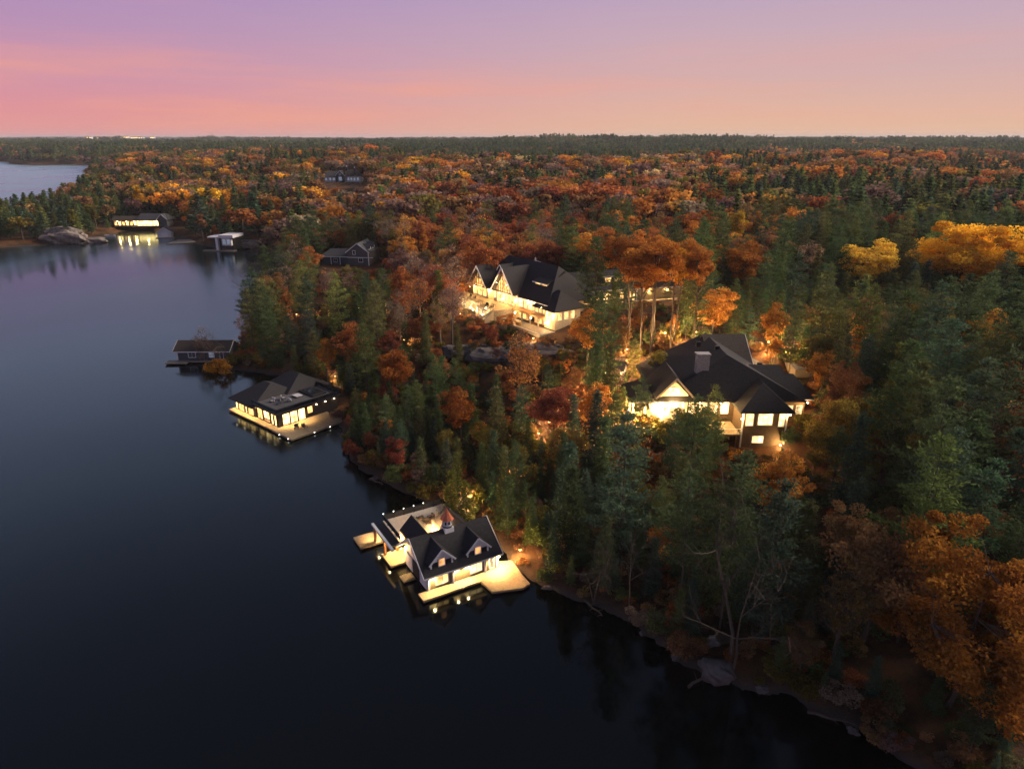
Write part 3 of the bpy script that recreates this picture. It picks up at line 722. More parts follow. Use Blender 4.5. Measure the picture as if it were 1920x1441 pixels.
# ================================================================ timber-gabled main house
def main_house():
    rz = math.atan2(-.81, .587); Z = 12.0
    T = thing('house', 'large cream house with half-timbered gables, black roofs and floodlit terrace on the hill', 'house', (-12.0, 208.5, Z), rz)
    # local: x along lake facade (toward the stair end), y into the house; z from walk-out level
    MB().box(-.2, 8.0, .3, 14, 0, 6).build('wall', M_CREAM, T)
    MB().box(8.0, 12.2, 2.2, 14, 0, 7.0).build('link_wall', M_CREAM, T)
    MB().box(12.2, 22.2, .05, 14, 0, 6.2).build('gable_hall_wall', M_CREAM, T)
    MB().box(22.2, 35.0, 1.0, 14, 0, 6.0).build('long_wall', M_CREAM, T)
    MB().box(35.0, 39.4, .2, 9, 0, 5.2).build('bay_wall', M_CREAM, T)
    # main roof, ridge along x
    hip_roof_x(MB(), .6, 36.2, .4, 19.5, 6.1, 14.6, 4.5, 7.5).build('main_roof', M_SHINGLE, T)
    hip_roof_x(MB(), 30.5, 40.2, -.6, 10.5, 5.25, 9.6, 4.0, 4.4).build('bay_roof', M_SHINGLE, T)
    # big facing gables
    def gable(x0, x1, y0, ze, zp, depth, boards, truss):
        xm = (x0 + x1) / 2
        MB().prof_y([(x0 + .5, ze - .6), (x1 - .5, ze - .6), (x1 - .5, ze + .25), (xm, zp - .55), (x0 + .5, ze + .25)], y0, y0 + 3).build('gable_wall', M_CREAM, T)
        gable_roof_y(MB(), x0 - .5, x1 + .5, y0 - 1.3, y0 + depth, ze, zp, .28).build('gable_roof', M_SHINGLE, T)
        for s, xe in ((-1, x0 - .5), (1, x1 + .5)):
            MB().beam((xe, y0 - 1.34, ze - .12), (xm, y0 - 1.34, zp - .12), .12, .42).build('barge_board', M_WHITE, T)
        MB().box(x0 + .2, x1 - .2, y0 - .14, y0 - .02, ze - .55, ze - .2).build('timber_rail', M_TIMBER, T)
        n = boards
        for k in range(1, n):
            x = x0 + .5 + (x1 - x0 - 1) * k / n
            zt = ze + .2 + (zp - ze - .8) * (1 - abs(x - xm) / ((x1 - x0) / 2 - .5))
            if zt - (ze - .2) > .4:
                MB().box(x - .11, x + .11, y0 - .12, y0 - .02, ze - .2, zt).build('timber_stud', M_TIMBER, T)
        if truss:
            zt = zp - 1.9
            hw = (zp - zt) * ((x1 - x0) / 2 + .5) / (zp - ze)
            MB().box(xm - hw, xm + hw, y0 - 1.3, y0 - 1.12, zt - .16, zt + .16).build('truss_tie', M_OAK, T)
            MB().box(xm - .13, xm + .13, y0 - 1.3, y0 - 1.12, zt + .16, zp - .35).build('king_post', M_OAK, T)
            for s in (-1, 1):
                MB().beam((xm + s * hw * .75, y0 - 1.2, zt + .1), (xm, y0 - 1.2, zp - .9), .16, .2).build('truss_brace', M_OAK, T)
        return xm
    xm1 = gable(-.6, 8.2, .25, 6.4, 12.3, 9, 7, False)
    xm2 = gable(12.2, 22.0, .0, 6.8, 13.6, 11, 8, True)
    # small dormer between the gables
    MB().prof_y([(9.0, 9.0), (11.2, 9.0), (11.2, 11.4), (10.1, 12.6), (9.0, 11.4)], 3.6, 9).build('dormer_wall', M_CREAM, T)
    gable_roof_y(MB(), 8.5, 11.7, 3.0, 10.5, 11.3, 13.1, .2).build('dormer_roof', M_SHINGLE, T)
    for xe in (8.5, 11.7):
        MB().beam((xe, 2.96, 11.2), (10.1, 2.96, 13.0), .1, .25).build('barge_board', M_WHITE, T)
    window(T, (10.1, 3.6, 10.5), FACE_NY, 1.1, 1.4, 2, 2, M_GLASSD)
    # shed dormer on the long roof
    MB().prof_x([(4.6, 7.5), (4.6, 10.4), (9.8, 12.6), (9.8, 7.5)], 25.0, 30.6).build('shed_dormer_wall', M_CREAM, T)
    MB().slab([(24.6, 4.1, 10.5), (31.0, 4.1, 10.5), (31.0, 10.8, 13.2), (24.6, 10.8, 13.2)], .2).build('shed_dormer_roof', M_SHINGLE, T)
    MB().box(24.6, 31.0, 4.0, 4.09, 10.22, 10.48).build('fascia', M_WHITE, T)
    for x in (26.4, 29.2):
        window(T, (x, 4.6, 9.6), FACE_NY, 2.0, 1.0, 2, 1, W_WARM)
    # eave fascia
    MB().box(22.4, 36.0, .30, .39, 5.75, 6.08).build('fascia', M_WHITE, T)
    # windows of the main floor (sill about 3.4, head about 5.6)
    for x in (1.3, 3.7, 6.2):
        window(T, (x, .3, 4.6), FACE_NY, 1.6, 2.2, 2, 2, W_WARM)
    for x in (2.4, 3.9, 5.4):
        window(T, (x, .25, 7.5), FACE_NY, .9, 1.4, 1, 2, W_WARM, M_TIMBER, t=.08)
    for x in (8.9, 10.1, 11.3):
        window(T, (x, 2.2, 5.0), FACE_NY, .95, 3.4, 1, 2, W_BRIGHT)
    for x in (13.7, 15.5, 17.4, 19.3, 20.9):
        window(T, (x, .05, 4.7), FACE_NY, 1.15, 2.5, 1, 2, W_WARM)
    for x in (15.6, 17.1, 18.6):
        window(T, (x, .0, 8.6), FACE_NY, 1.1, 2.2, 1, 2, W_WARM, M_TIMBER, t=.08)
    for x in (23.5, 25.4, 27.3, 29.0, 30.6, 32.2, 33.8):
        window(T, (x, 1.0, 4.4), FACE_NY, 1.0, 1.9, 1, 2, W_BRIGHT if int(x * 10) % 2 else W_WARM)
    for x in (36.1, 37.3, 38.5):
        window(T, (x, .2, 3.6), FACE_NY, .8, 1.9, 1, 2, W_BRIGHT)
    for y in (1.8, 4.0, 6.2):
        window(T, (39.4, y, 3.6), FACE_PX, 1.2, 1.9, 2, 2, W_WARM)
    # walk-out level under the long wall: covered porch
    MB().box(22.4, 35.0, -1.3, .98, 2.55, 3.05).build('porch_beam', M_OAK, T)
    for x in (23.2, 26.6, 30.2, 33.8):
        MB().box(x - .2, x + .2, -1.2, -.8, 0, 2.55).build('porch_post', M_STONE, T)
    window(T, (25.0, 1.0, 1.3), FACE_NY, 1.6, 1.9, 2, 1, W_WARM, M_TIMBER)
    window(T, (32.0, 1.0, 1.3), FACE_NY, 1.6, 1.9, 2, 1, W_WARM, M_TIMBER)
    window(T, (28.4, 1.0, 1.3), FACE_NY, 2.2, 2.1, 2, 1, M_GLASSD, M_TIMBER, name='patio_door')
    # raised terrace in front of the gables
    MB().box(-4.0, 13.0, -5.0, .2, 0, 2.75).build('terrace_wall', M_STONE, T)
    MB().slab([(-4.5, -5.4, 3.0), (13.2, -5.4, 3.0), (13.2, .0, 3.0), (-4.5, .0, 3.0)], .24).build('terrace', M_DECK, T)
    MB().box(13.0, 21.6, -7.2, .0, 0, 2.75).build('terrace_wall', M_STONE, T)
    MB().slab([(13.22, -7.6, 3.0), (22.0, -7.6, 3.0), (22.0, .0, 3.0), (13.22, .0, 3.0)], .24).build('terrace', M_DECK, T)
    for (a, b) in (((-4.4, -5.3), (13.2, -5.3)), ((13.2, -7.5), (20.4, -7.5)), ((13.2, -7.5), (13.2, -5.3))):
        n = max(1, int(math.hypot(b[0] - a[0], b[1] - a[1]) / 1.9))
        for k in range(n + 1):
            x, y = a[0] + (b[0] - a[0]) * k / n, a[1] + (b[1] - a[1]) * k / n
            MB().box(x - .05, x + .05, y - .05, y + .05, 3.0, 4.0).build('rail_post', M_METAL, T)
        MB().beam((*a, 4.02), (*b, 4.02), .1, .07).build('top_rail', M_METAL, T)
    # lower terrace walls lit from within (arched undercroft windows)
    for x in (-2.0, 1.6, 5.2, 8.8):
        window(T, (x, -5.0, 1.35), FACE_NY, 1.8, 1.7, 2, 1, W_AMBER, M_STONE)
    for x in (15.0, 18.0):
        window(T, (x, -7.2, 1.35), FACE_NY, 1.8, 1.7, 2, 1, W_DIM, M_STONE)
    # stair down from the terrace
    for k in range(12):
        y0 = -7.6 + k * .0
        MB().box(20.5, 22.3, -7.62 - (k + 1) * .42, -7.62 - k * .42, 0, 2.9 - k * .24).build('stair_step', M_CREAM, T)
    for x in (20.42, 22.38):
        MB().beam((x, -7.6, 3.7), (x, -12.6, .9), .1, .12).build('stair_rail', M_TIMBER, T)
    # chimney and roof vent
    MB().box(13.2, 16.6, 11.6, 13.4, 13.0, 13.75).build('roof_vent', M_GALV, T)
    MB().tube((15.0, 12.4, 13.75), (15.0, 12.4, 14.9), .25, .2, 8).build('flue', M_GALV, T)
    # patio below with low garden wall
    MB().slab([(24, -6, .16), (41, -6, .16), (41, -.9, .16), (22.6, -.9, .16), (22.6, -6, .16)], .5).build('patio', M_STONE, T)
    MB().box(27, 41, -6.6, -6.05, -2.6, .6).build('garden_wall', M_CREAM, T)
    # right wing behind the corner
    T2 = T
    def wing():
        # long low wing leading away from the corner; expressed in the same local frame
        c, s = math.cos(-rz), math.sin(-rz)
        def toloc(wx, wy):
            dx, dy = wx + 12.0, wy - 208.5
            return (c * dx - s * dy, s * dx + c * dy)
        a = toloc(18, 194.0); b = toloc(50.5, 202.6)
        ang = math.atan2(b[1] - a[1], b[0] - a[0]); Ln = math.hypot(b[0] - a[0], b[1] - a[1])
        ca, sa = math.cos(ang), math.sin(ang)
        def mv(mb):
            mb.v = [(a[0] + ca * x - sa * y, a[1] + sa * x + ca * y, z) for x, y, z in mb.v]; return mb
        mv(MB().box(0, Ln, 0, 10, 2.2, 7.0)).build('wing_wall', M_TAUPE, T2)
        mv(gable_roof_x(MB(), -.6, Ln + .8, -.9, 10.9, 6.95, 11.4)).build('wing_roof', M_SHINGLE, T2)
        mv(MB().box(-.6, Ln + .8, -.98, -.9, 6.65, 6.93)).build('fascia', M_WHITE, T2)
        mv(MB().box(0, Ln + 3.2, -1.0, -.02, 2.0, 3.2)).build('wing_footing', M_CREAM, T2)
        mv(MB().prof_x([(1.6, 7.5), (1.6, 10.4), (5.4, 11.4), (5.4, 7.5)], 9, Ln - 3)).build('wing_dormer', M_BLACK, T2)
        mv(MB().slab([(8.6, 1.2, 10.5), (Ln - 2.6, 1.2, 10.5), (Ln - 2.6, 5.6, 11.6), (8.6, 5.6, 11.6)], .18)).build('wing_dormer_roof', M_SHINGLE, T2)
        mv(MB().box(8.6, Ln - 2.6, 1.1, 1.19, 10.28, 10.48)).build('fascia', M_WHITE, T2)
        def P(x, y, z): return (a[0] + ca * x - sa * y, a[1] + sa * x + ca * y, z)
        for x in np.arange(10.5, Ln - 4, 2.9):
            window(T2, P(x, 1.6, 9.3), ang - math.pi / 2, 1.7, 1.2, 2, 1, W_WARM)
        for x in np.arange(1.8, Ln * .52, 2.5):
            window(T2, P(x, 0, 4.9), ang - math.pi / 2, 1.2, 1.8, 1, 2, W_BRIGHT if int(x) % 2 else W_WARM)
        MB_ = mv(MB().box(Ln * .56, Ln * .56 + .35, -.15, .2, 3.2, 6.6)); MB_.build('downpipe', M_WHITE, T2)
        window(T2, P(Ln * .53, 0, 4.5), ang - math.pi / 2, 1.0, 2.2, 1, 1, W_BRIGHT, name='door')
        for x in (Ln * .68, Ln * .85):
            wall_lamp(T2, P(x, -.35, 5.9), 45, r=.16)
        wall_lamp(T2, P(Ln + 2.0, -.4, 4.3), 50, r=.14)
        for x in (Ln * .12, Ln * .35):
            wall_lamp(T2, P(x, -.5, 5.9), 40, r=.13)
    wing()
    # floodlights along the facade
    for x, y, z, p in ((-.6, -.6, 5.3, 90), (8.4, .6, 5.6, 150), (11.8, .6, 5.6, 120), (16.8, -.9, 4.6, 90), (22.6, -.2, 4.9, 120), (28, -.2, 5.3, 110), (34.4, -.4, 5.3, 110), (39.8, -.6, 4.2, 110)):
        wall_lamp(T, (x, y, z), p * .45, r=.15)
    for x, y, z, p in ((3.7, -1.6, 6.3, 42), (17.0, -1.9, 6.6, 60), (14.6, -1.2, 9.0, 16), (19.4, -1.2, 9.0, 16)):
        wall_lamp(T, (x, y, z), p, r=.12)  # lamps added to brighten the upper gable walls
    for x, y, z, p in ((24.2, -1.7, 2.2, 110), (31.5, -1.7, 2.2, 70), (36.5, -.6, 1.6, 110)):
        wall_lamp(T, (x, y, z), p * .5, r=.2)
    for x, y, z, p in ((-4.2, -6.0, 1.9, 90), (-.4, -6.0, 1.9, 90), (3.4, -6.0, 1.7, 90), (8.2, -6.2, 1.2, 120), (12.2, -7.8, 1.5, 120), (17.6, -8.2, 1.3, 120), (20.0, -8.6, 3.6, 70)):
        wall_lamp(T, (x, y, z), p * .8, r=.2, color=(1, .62, .26))
    return T
main_house()
OM, RM = (-12.0, 208.5), math.atan2(-.81, .587)
for (x, y, a) in ((4, -3.5, 20), (6, -3.4, -20), (16, -5.6, 40), (18.4, -5.4, -30)):
    lounge_chair(loc2w(OM, RM, x, y, 15.0), RM + R(a), M_DFAB, 'dark garden armchair on the terrace of the half-timbered house', 'chairs on the house terrace')
low_table(loc2w(OM, RM, 17.2, -4.4, 15.0), RM, M_METAL, 'black terrace table in front of the half-timbered gables', 1.6, 1.0, .6)

# ================================================================ shingled cottage with the pale chimney
def cottage():
    T = thing('cottage', 'sprawling cottage with many black hip roofs, pale stone chimney and blazing windows in the trees', 'house', (45, 122, 7.0), 0)
    z0 = 7.0
    # local = world minus (45,122,7)
    MB().box(-16.2, 6.6, 4.0, 21, 0, 5.8).build('wall', M_BROWN, T)
    MB().box(-1.6, 6.6, -1.8, 8.0, -2.6, 5.0).build('pavilion_wall', M_BROWN, T)
    MB().box(-.2, 8.4, 3.0, 14.5, 0, 6.1).build('wing_wall', M_BROWN, T)
    MB().box(8.4, 12.0, 3.6, 12.4, 0, 5.4).build('end_wall', M_BROWN, T)
    gable_ = gable_roof_y(MB(), -17.6, 11.2, 3.2, 22.3, 5.6, 13.1); 
    hip_roof_y(MB(), -17.6, 11.4, 1.6, 24.0, 5.5, 13.2, 5.2, 1.0).build('main_roof', M_SHINGLE, T)
    gable_roof_x(MB(), -4.5, 4.6, 12.6, 28.2, 8.6, 13.6).build('rear_gable_roof', M_SHINGLE_W, T)
    MB().prof_x([(13.6, 5.5), (27.2, 5.5), (27.2, 8.7), (20.4, 13.1), (13.6, 8.7)], -2, 4.0).build('rear_gable_wall', M_CREAM, T)
    MB().beam((4.64, 12.6, 8.45), (4.64, 20.4, 13.45), .1, .3).build('rake_board', M_WHITE, T)
    MB().beam((4.64, 28.2, 8.45), (4.64, 20.4, 13.45), .1, .3).build('rake_board', M_WHITE, T)
    hip_roof_x(MB(), -6.0, 11.0, 1.9, 15.5, 5.9, 10.6, .5, 3.0).build('wing_roof', M_SHINGLE, T)
    hip_roof_x(MB(), 5.5, 13.4, 2.6, 13.4, 5.5, 8.9, .5, 2.6).build('end_roof', M_SHINGLE, T)
    hip_roof_y(MB(), -2.6, 7.6, -3.0, 10.5, 5.0, 9.4, 4.4, .2).build('pavilion_roof', M_SHINGLE, T)
    # entrance gable facing the lake
    MB().prof_y([(-16.6, 0), (-11.2, 0), (-11.2, 6.6), (-13.9, 9.4), (-16.6, 6.6)], 2.2, 7.0).build('gable_wall', M_CREAM, T)
    gable_roof_y(MB(), -17.6, -10.2, 1.0, 12.0, 6.3, 10.3).build('gable_roof', M_SHINGLE, T)
    for xe in (-17.6, -10.2):
        MB().beam((xe, .95, 6.18), (-13.9, .95, 10.2), .12, .36).build('barge_board', M_CREAM, T)
    for x in (-15.3, -13.9, -12.5):
        window(T, (x, 2.2, 4.2), FACE_NY, 1.1, 3.4, 1, 2, W_BRIGHT)
    window(T, (-13.9, 2.2, 7.4), FACE_NY, 1.8, 1.1, 2, 1, W_BRIGHT)
    # lit screened porch to the lake side
    MB().box(-21.5, -16.7, 3.6, 12.0, 0, .5).build('porch_floor', M_DECK, T)
    hip_roof_y(MB(), -22.4, -15.8, 2.8, 13.0, 4.9, 7.2, 3.0, 3.0).build('porch_roof', M_SHINGLE, T)
    for x, y in ((-21.3, 3.8), (-19.0, 3.8), (-16.9, 3.8), (-21.3, 7.8), (-21.3, 11.8)):
        MB().box(x - .15, x + .15, y - .15, y + .15, .5, 4.8).build('porch_post', M_CREAM, T)
    window(T, (-16.75, 7.8, 2.6), FACE_NX, 6, 3.4, 4, 1, W_BRIGHT)
    # great-room front windows
    for x in (-9.6, -7.6, -5.6, -3.4):
        window(T, (x, 4.0, 3.4), FACE_NY, 1.4, 2.6, 1, 2, W_BRIGHT)
    # pavilion windows
    window(T, (-.3, -1.8, 3.2), FACE_NY, 1.2, 2.4, 1, 2, W_BRIGHT, t=.18)
    window(T, (2.6, -1.8, 3.2), FACE_NY, 2.6, 2.2, 3, 2, W_BRIGHT, t=.18)
    window(T, (5.7, -1.8, 3.1), FACE_NY, .9, 2.6, 1, 2, W_BRIGHT, t=.18)
    window(T, (1.6, -1.8, -.9), FACE_NY, 2.0, 1.3, 2, 1, W_BRIGHT, t=.14)
    window(T, (6.6, 1.2, 3.1), FACE_PX, 1.6, 2.2, 2, 2, W_BRIGHT, t=.18)
    for x in (-1.6, 6.6):
        MB().box(x - .13, x + .13, -1.95, -1.7, -2.6, 5.0).build('corner_board', M_WHITE, T)
    for x in (9.2, 11.0):
        window(T, (x, 3.6, 3.0), FACE_NY, 1.0, 1.6, 1, 2, W_DIM)
    # chimney with stepped shoulder
    c = MB().box(-9.3, -6.9, 5.0, 6.6, 4, 13.6).build('chimney', M_CHIM, T)
    MB().box(-9.45, -6.75, 4.85, 6.75, 13.6, 13.85).build('chimney_cap', M_CHIM, c)
    for x, y, z in ((-6.2, 16.5, 12.6), (-3.6, 12, 13.0), (4.5, 9.6, 10.2)):
        MB().box(x - .4, x + .4, y - .4, y + .4, z - .6, z + .5).build('roof_vent', M_BLACK, T)
    # deck toward the lake
    MB().slab([(-22, -2.4, .4), (-2.0, -2.4, .4), (-2.0, 3.9, .4), (-22, 3.9, .4)], .3).build('deck', M_DECK, T)
    for x in np.arange(-21.8, -2, 2.4):
        MB().box(x - .05, x + .05, -2.35, -2.25, .4, 1.4).build('rail_post', M_WHITE, T)
        MB().box(x - .1, x + .1, -2.2, -2.0, -4.5, .1).build('deck_post', M_OAK, T)
    MB().beam((-21.9, -2.3, 1.42), (-2.0, -2.3, 1.42), .1, .08).build('top_rail', M_WHITE, T)
    # lights
    for x, y, z, p in ((-19.2, 6.5, 4.2, 500), (-17.4, 1.2, 4.0, 500), (-13.9, .6, 5.2, 200), (-8.6, 2.8, 4.6, 160), (-4.6, 2.8, 4.6, 120), (-2.1, -2.6, 3.6, 30), (6.9, -2.4, 4.3, 30), (5.6, -3.0, -1.6, 45), (11.9, 2.2, 5.0, 70), (-22.4, 2.0, 3.4, 450)):
        wall_lamp(T, (x, y, z), p, r=.16, color=(1, .58, .21))
    for x, y, z, p in ((-14, 26.0, 4.4, 420), (-6, 30.0, 4.4, 420), (6.6, 24, 5.2, 520), (10.5, 16.5, 4.8, 380)):
        wall_lamp(T, (x, y, z), p, r=.16, color=(1, .52, .16))
    return T
cottage()

# garden shed beside the cottage
def shed():
    x, y, _ = at(1155, 690, 11.0); g = g1(x, y)
    T = thing('garden_shed', 'tiny white gabled shed with grey roof between pines and the chimneyed cottage', 'shed', (x, y, g), R(-25))
    MB().prof_x([(-1.5, -.3), (1.5, -.3), (1.5, 2.3), (0, 3.6), (-1.5, 2.3)], -2, 2).build('wall', M_WSIDE, T)
    gable_roof_x(MB(), -2.4, 2.4, -1.9, 1.9, 2.15, 3.8, .14).build('roof', M_SHINGLE_G, T)
    for yy in (-1.9, 1.9):
        MB().beam((-2.43, yy, 2.05), (-2.43, 0, 3.72), .07, .22).build('barge_board', M_WHITE, T)
    window(T, (-2, 0, 1.3), FACE_NX, .8, 1.6, 1, 1, M_GLASSD, name='door')
    wall_lamp(T, (-.5, -1.8, 2.0), 40, r=.1)
shed()

# ================================================================ grey house beyond the pines
def grey_house():
    T = thing('house', 'grey-sided house with white-edged gable and low blue-roofed wing among dark trees', 'house', (-62.4, 281.5, 11.0), R(-6))
    MB().prof_y([(-4.3, 0), (4.3, 0), (4.3, 5.6), (0, 8.7), (-4.3, 5.6)], 0, 13).build('wall', M_GREY, T)
    gable_roof_y(MB(), -5, 5, -.7, 13.6, 5.3, 9.0).build('roof', M_SHINGLE_G, T)
    for xe in (-5, 5):
        MB().beam((xe, -.75, 5.18), (0, -.75, 8.9), .1, .34).build('barge_board', M_WHITE, T)
    MB().box(4.15, 4.45, -.15, .15, 0, 5.5).build('corner_board', M_WHITE, T)
    window(T, (-1.6, 0, 5.2), FACE_NY, .9, 1.4, 1, 2, M_GLASSD, t=.2)
    window(T, (1.0, 0, 2.2), FACE_NY, 1.6, 1.5, 2, 1, M_GLASSD, t=.18)
    MB().box(-4.6, 6.2, -.12, -.02, 3.1, 3.35).build('belt_board', M_WHITE, T)
    for y in (3.5, 8.5):
        MB().prof_x([(y - 1.4, 5), (y + 1.4, 5), (y + 1.4, 6.9), (y, 8.2), (y - 1.4, 6.9)], 2.0, 4.1).build('dormer_wall', M_WSIDE, T)
        gable_roof_x(MB(), 1.2, 4.6, y - 1.8, y + 1.8, 6.7, 8.4, .14).build('dormer_roof', M_SHINGLE_G, T)
        window(T, (4.1, y, 6.4), FACE_PX, .9, 1.1, 1, 1, M_GLASSD)
    MB().box(-15.5, -4.35, 1.5, 9.5, 0, 3.4).build('wing_wall', M_BLUEGREY, T)
    hip_roof_x(MB(), -16.4, -3.6, .7, 10.3, 3.35, 5.9, 3.2, 2.0).build('wing_roof', M_SHINGLE_G, T)
    MB().box(-16.4, -3.6, .62, .69, 3.1, 3.33).build('fascia', M_WHITE, T)
    for x in (-12.0, -8.2):
        MB().box(x - .12, x + .12, 1.36, 1.49, 0, 3.1).build('trim_board', M_WHITE, T)
    window(T, (-10.1, 1.5, 1.7), FACE_NY, 1.4, 1.4, 2, 1, M_GLASSD)
grey_house()

# ================================================================ white house on the far ridge
def ridge_house():
    T = thing('house', 'pale house with steep dark roofs and two chimneys on the far orange-wooded ridge', 'house', (-175, 742, 17), R(4))
    MB().box(-19, -6, 0, 11, 0, 5.2).build('wall', M_WSIDE, T)
    gable_roof_x(MB(), -20, -4, -1, 12, 5.1, 10.4).build('roof', M_SHINGLE_G, T)
    MB().prof_y([(-6, 0), (3.2, 0), (3.2, 6), (-1.4, 10.6), (-6, 6)], -2.5, 9).build('gable_wall', M_BLUEGREY, T)
    gable_roof_y(MB(), -6.9, 4.1, -3.3, 11, 5.6, 11.2).build('gable_roof', M_SHINGLE, T)
    for xe in (-6.9, 4.1):
        MB().beam((xe, -3.36, 5.45), (-1.4, -3.36, 11.05), .15, .45).build('barge_board', M_WHITE, T)
    MB().box(3.2, 19.5, .5, 12, 0, 5.2).build('wing_wall', M_WSIDE, T)
    hip_roof_x(MB(), 2.5, 20.8, -.6, 13, 5.1, 12.2, 1.0, 6.5).build('wing_roof', M_SHINGLE_W, T)
    MB().box(2.5, 20.8, -.7, -.61, 4.7, 5.08).build('fascia', M_WHITE, T)
    for x, y, zt in ((4.4, 6, 14.6), (13.0, 1.6, 13.6)):
        c = MB().box(x - .9, x + .9, y - .8, y + .8, 4, zt).build('chimney', M_BLACK, T)
        MB().box(x - .6, x + .6, y - .5, y + .5, zt, zt + 1.1).build('chimney_pot', M_WHITE, c)
    for x in (-16.2, -12, -8.4):
        window(T, (x, 0, 2.8), FACE_NY, 1.8, 2.4, 2, 1, W_COOL, t=.25)
    window(T, (-1.4, -2.5, 3.2), FACE_NY, 3.0, 3.4, 2, 2, W_COOL, t=.3)
    window(T, (-1.4, -2.5, 7.4), FACE_NY, 1.4, 1.6, 1, 1, M_GLASSD, t=.25)
    for x in (6.4, 9.4, 12.6, 16):
        window(T, (x, .5, 2.8), FACE_NY, 1.7, 2.6, 2, 1, W_COOL, t=.3)
ridge_house()

# ================================================================ buildings across the bay
def bay_cottage():
    x, y, z = (-250, 479, 3.0)
    T = thing('cottage', 'low cottage with dazzling yellow glass front across the bay', 'house', (x, y, z), R(2))
    MB().box(-20, 16, 0, 9, 0, 4.2).build('wall', M_GREY, T)
    hip_roof_x(MB(), -4.5, 17.5, -1.2, 10.2, 4.6, 8.4, 1.5, 3.5).build('roof', M_SHINGLE_G, T)
    gable_roof_x(MB(), -21, -4.6, -1.2, 10, 4.3, 6.8).build('porch_roof', M_SHINGLE_W, T)
    MB().prof_y([(10.5, 0), (16.4, 0), (16.4, 5), (13.4, 8.0), (10.5, 5)], -1.8, 4).build('gable_wall', M_GREY, T)
    gable_roof_y(MB(), 9.7, 17.1, -2.5, 6, 4.7, 8.4).build('gable_roof', M_SHINGLE_G, T)
    for xe in (9.7, 17.1):
        MB().beam((xe, -2.56, 4.6), (13.4, -2.56, 8.3), .12, .4).build('barge_board', M_WHITE, T)
    for i in range(7):
        window(T, (-3.4 + i * 2.05, 0, 2.2), FACE_NY, 1.85, 2.9, 1, 1, W_BAY, t=.08)
    for i in range(6):
        window(T, (-18.6 + i * 2.6, 0, 2.1), FACE_NY, 1.5, 2.2, 1, 1, W_BAY if i % 2 else W_WARM, M_OAK, t=.3)
    for xx in (-17, -11, -6, 2, 9):
        wall_lamp(T, (xx, -1.0, 3.6), 50, r=.2, color=(1, .6, .22))
W_BAY = glow('lit_pane_golden', (1.0, .64, .22), 3.6, var=.5)
bay_cottage()
def bay_boathouse():
    x, y, _ = at(309, 446, 0)
    T = thing('boathouse', 'small pale grey gabled boathouse with white boat door across the bay', 'boathouse', (x, y, 0), R(18))
    MB().prof_y([(-4, .2), (4, .2), (4, 3.6), (0, 6.2), (-4, 3.6)], 0, 11).build('wall', M_WSIDE, T)
    gable_roof_y(MB(), -5, 5, -.7, 11.7, 3.3, 6.6).build('roof', M_SHINGLE_G, T)
    for xe in (-5, 5):
        MB().beam((xe, -.76, 3.2), (0, -.76, 6.5), .12, .36).build('barge_board', M_WHITE, T)
    MB().box(-1.7, 2.0, -.12, -.02, .4, 3.2).build('boat_door', M_WHITE, T)
    window(T, (4, 5, 2.2), FACE_PX, 2, 1.2, 2, 1, M_GLASSD, t=.2)
    MB().slab([(-5.2, -1.6, .35), (5.4, -1.6, .35), (5.4, 1.4, .35), (-5.2, 1.4, .35)], .7).build('dock', M_DECKY, T)
bay_boathouse()
def bay_black():
    x, y, _ = at(421, 470, 0)
    T = thing('boathouse', 'black two-storey boathouse with flat white roof edge and glowing white window bay', 'boathouse', (x, y, 0), R(-6))
    MB().box(-6.2, 6.2, 0, 9, .3, 7.6).build('wall', M_BLACK, T)
    MB().box(-8.2, -2.4, -2.0, 9.6, 7.3, 7.9).build('roof', M_WHITE, T)
    MB().box(-.9, 7.4, -3.0, 9.8, 7.4, 9.0).build('canopy', M_WHITE, T)
    MB().box(.3, 5.6, -2.2, -.02, 3.2, 7.4).build('window_bay', M_WHITE, T)
    for xx in (1.7, 4.2):
        window(T, (xx, -2.2, 5.3), FACE_NY, 1.7, 2.8, 1, 1, W_COOL, M_WHITE, t=.2)
    MB().box(-3.6, -2.2, -2.0, -.02, .4, 7.29).build('white_pier', M_WHITE, T)
    MB().slab([(-11.5, -2.6, .5), (7, -2.6, .5), (7, 1, .5), (-11.5, 1, .5)], .6).build('dock', M_DECKY, T)
    for xx in (-6.0, -4.6):
        window(T, (xx + .2, 0, 2.4), FACE_NY, 1.0, 2.0, 1, 1, M_GLASSD, M_BLACK)
bay_black()
def bay_dock():
    c = [at(*p, .5) for p in ((313, 457), (334, 449), (372, 448), (364, 454))]
    T = thing('floating_dock', 'bare wooden swim dock lying between the two bay boathouses', 'dock', (c[0][0], c[0][1], 0))
    MB().slab([(p[0] - c[0][0], p[1] - c[0][1], .5) for p in c], .35).build('deck', M_DECKY, T)
    for p in c:
        MB().tube((p[0] - c[0][0], p[1] - c[0][1], -2), (p[0] - c[0][0], p[1] - c[0][1], .9), .18, .18, 6).build('pile', M_PILE, T)
bay_dock()
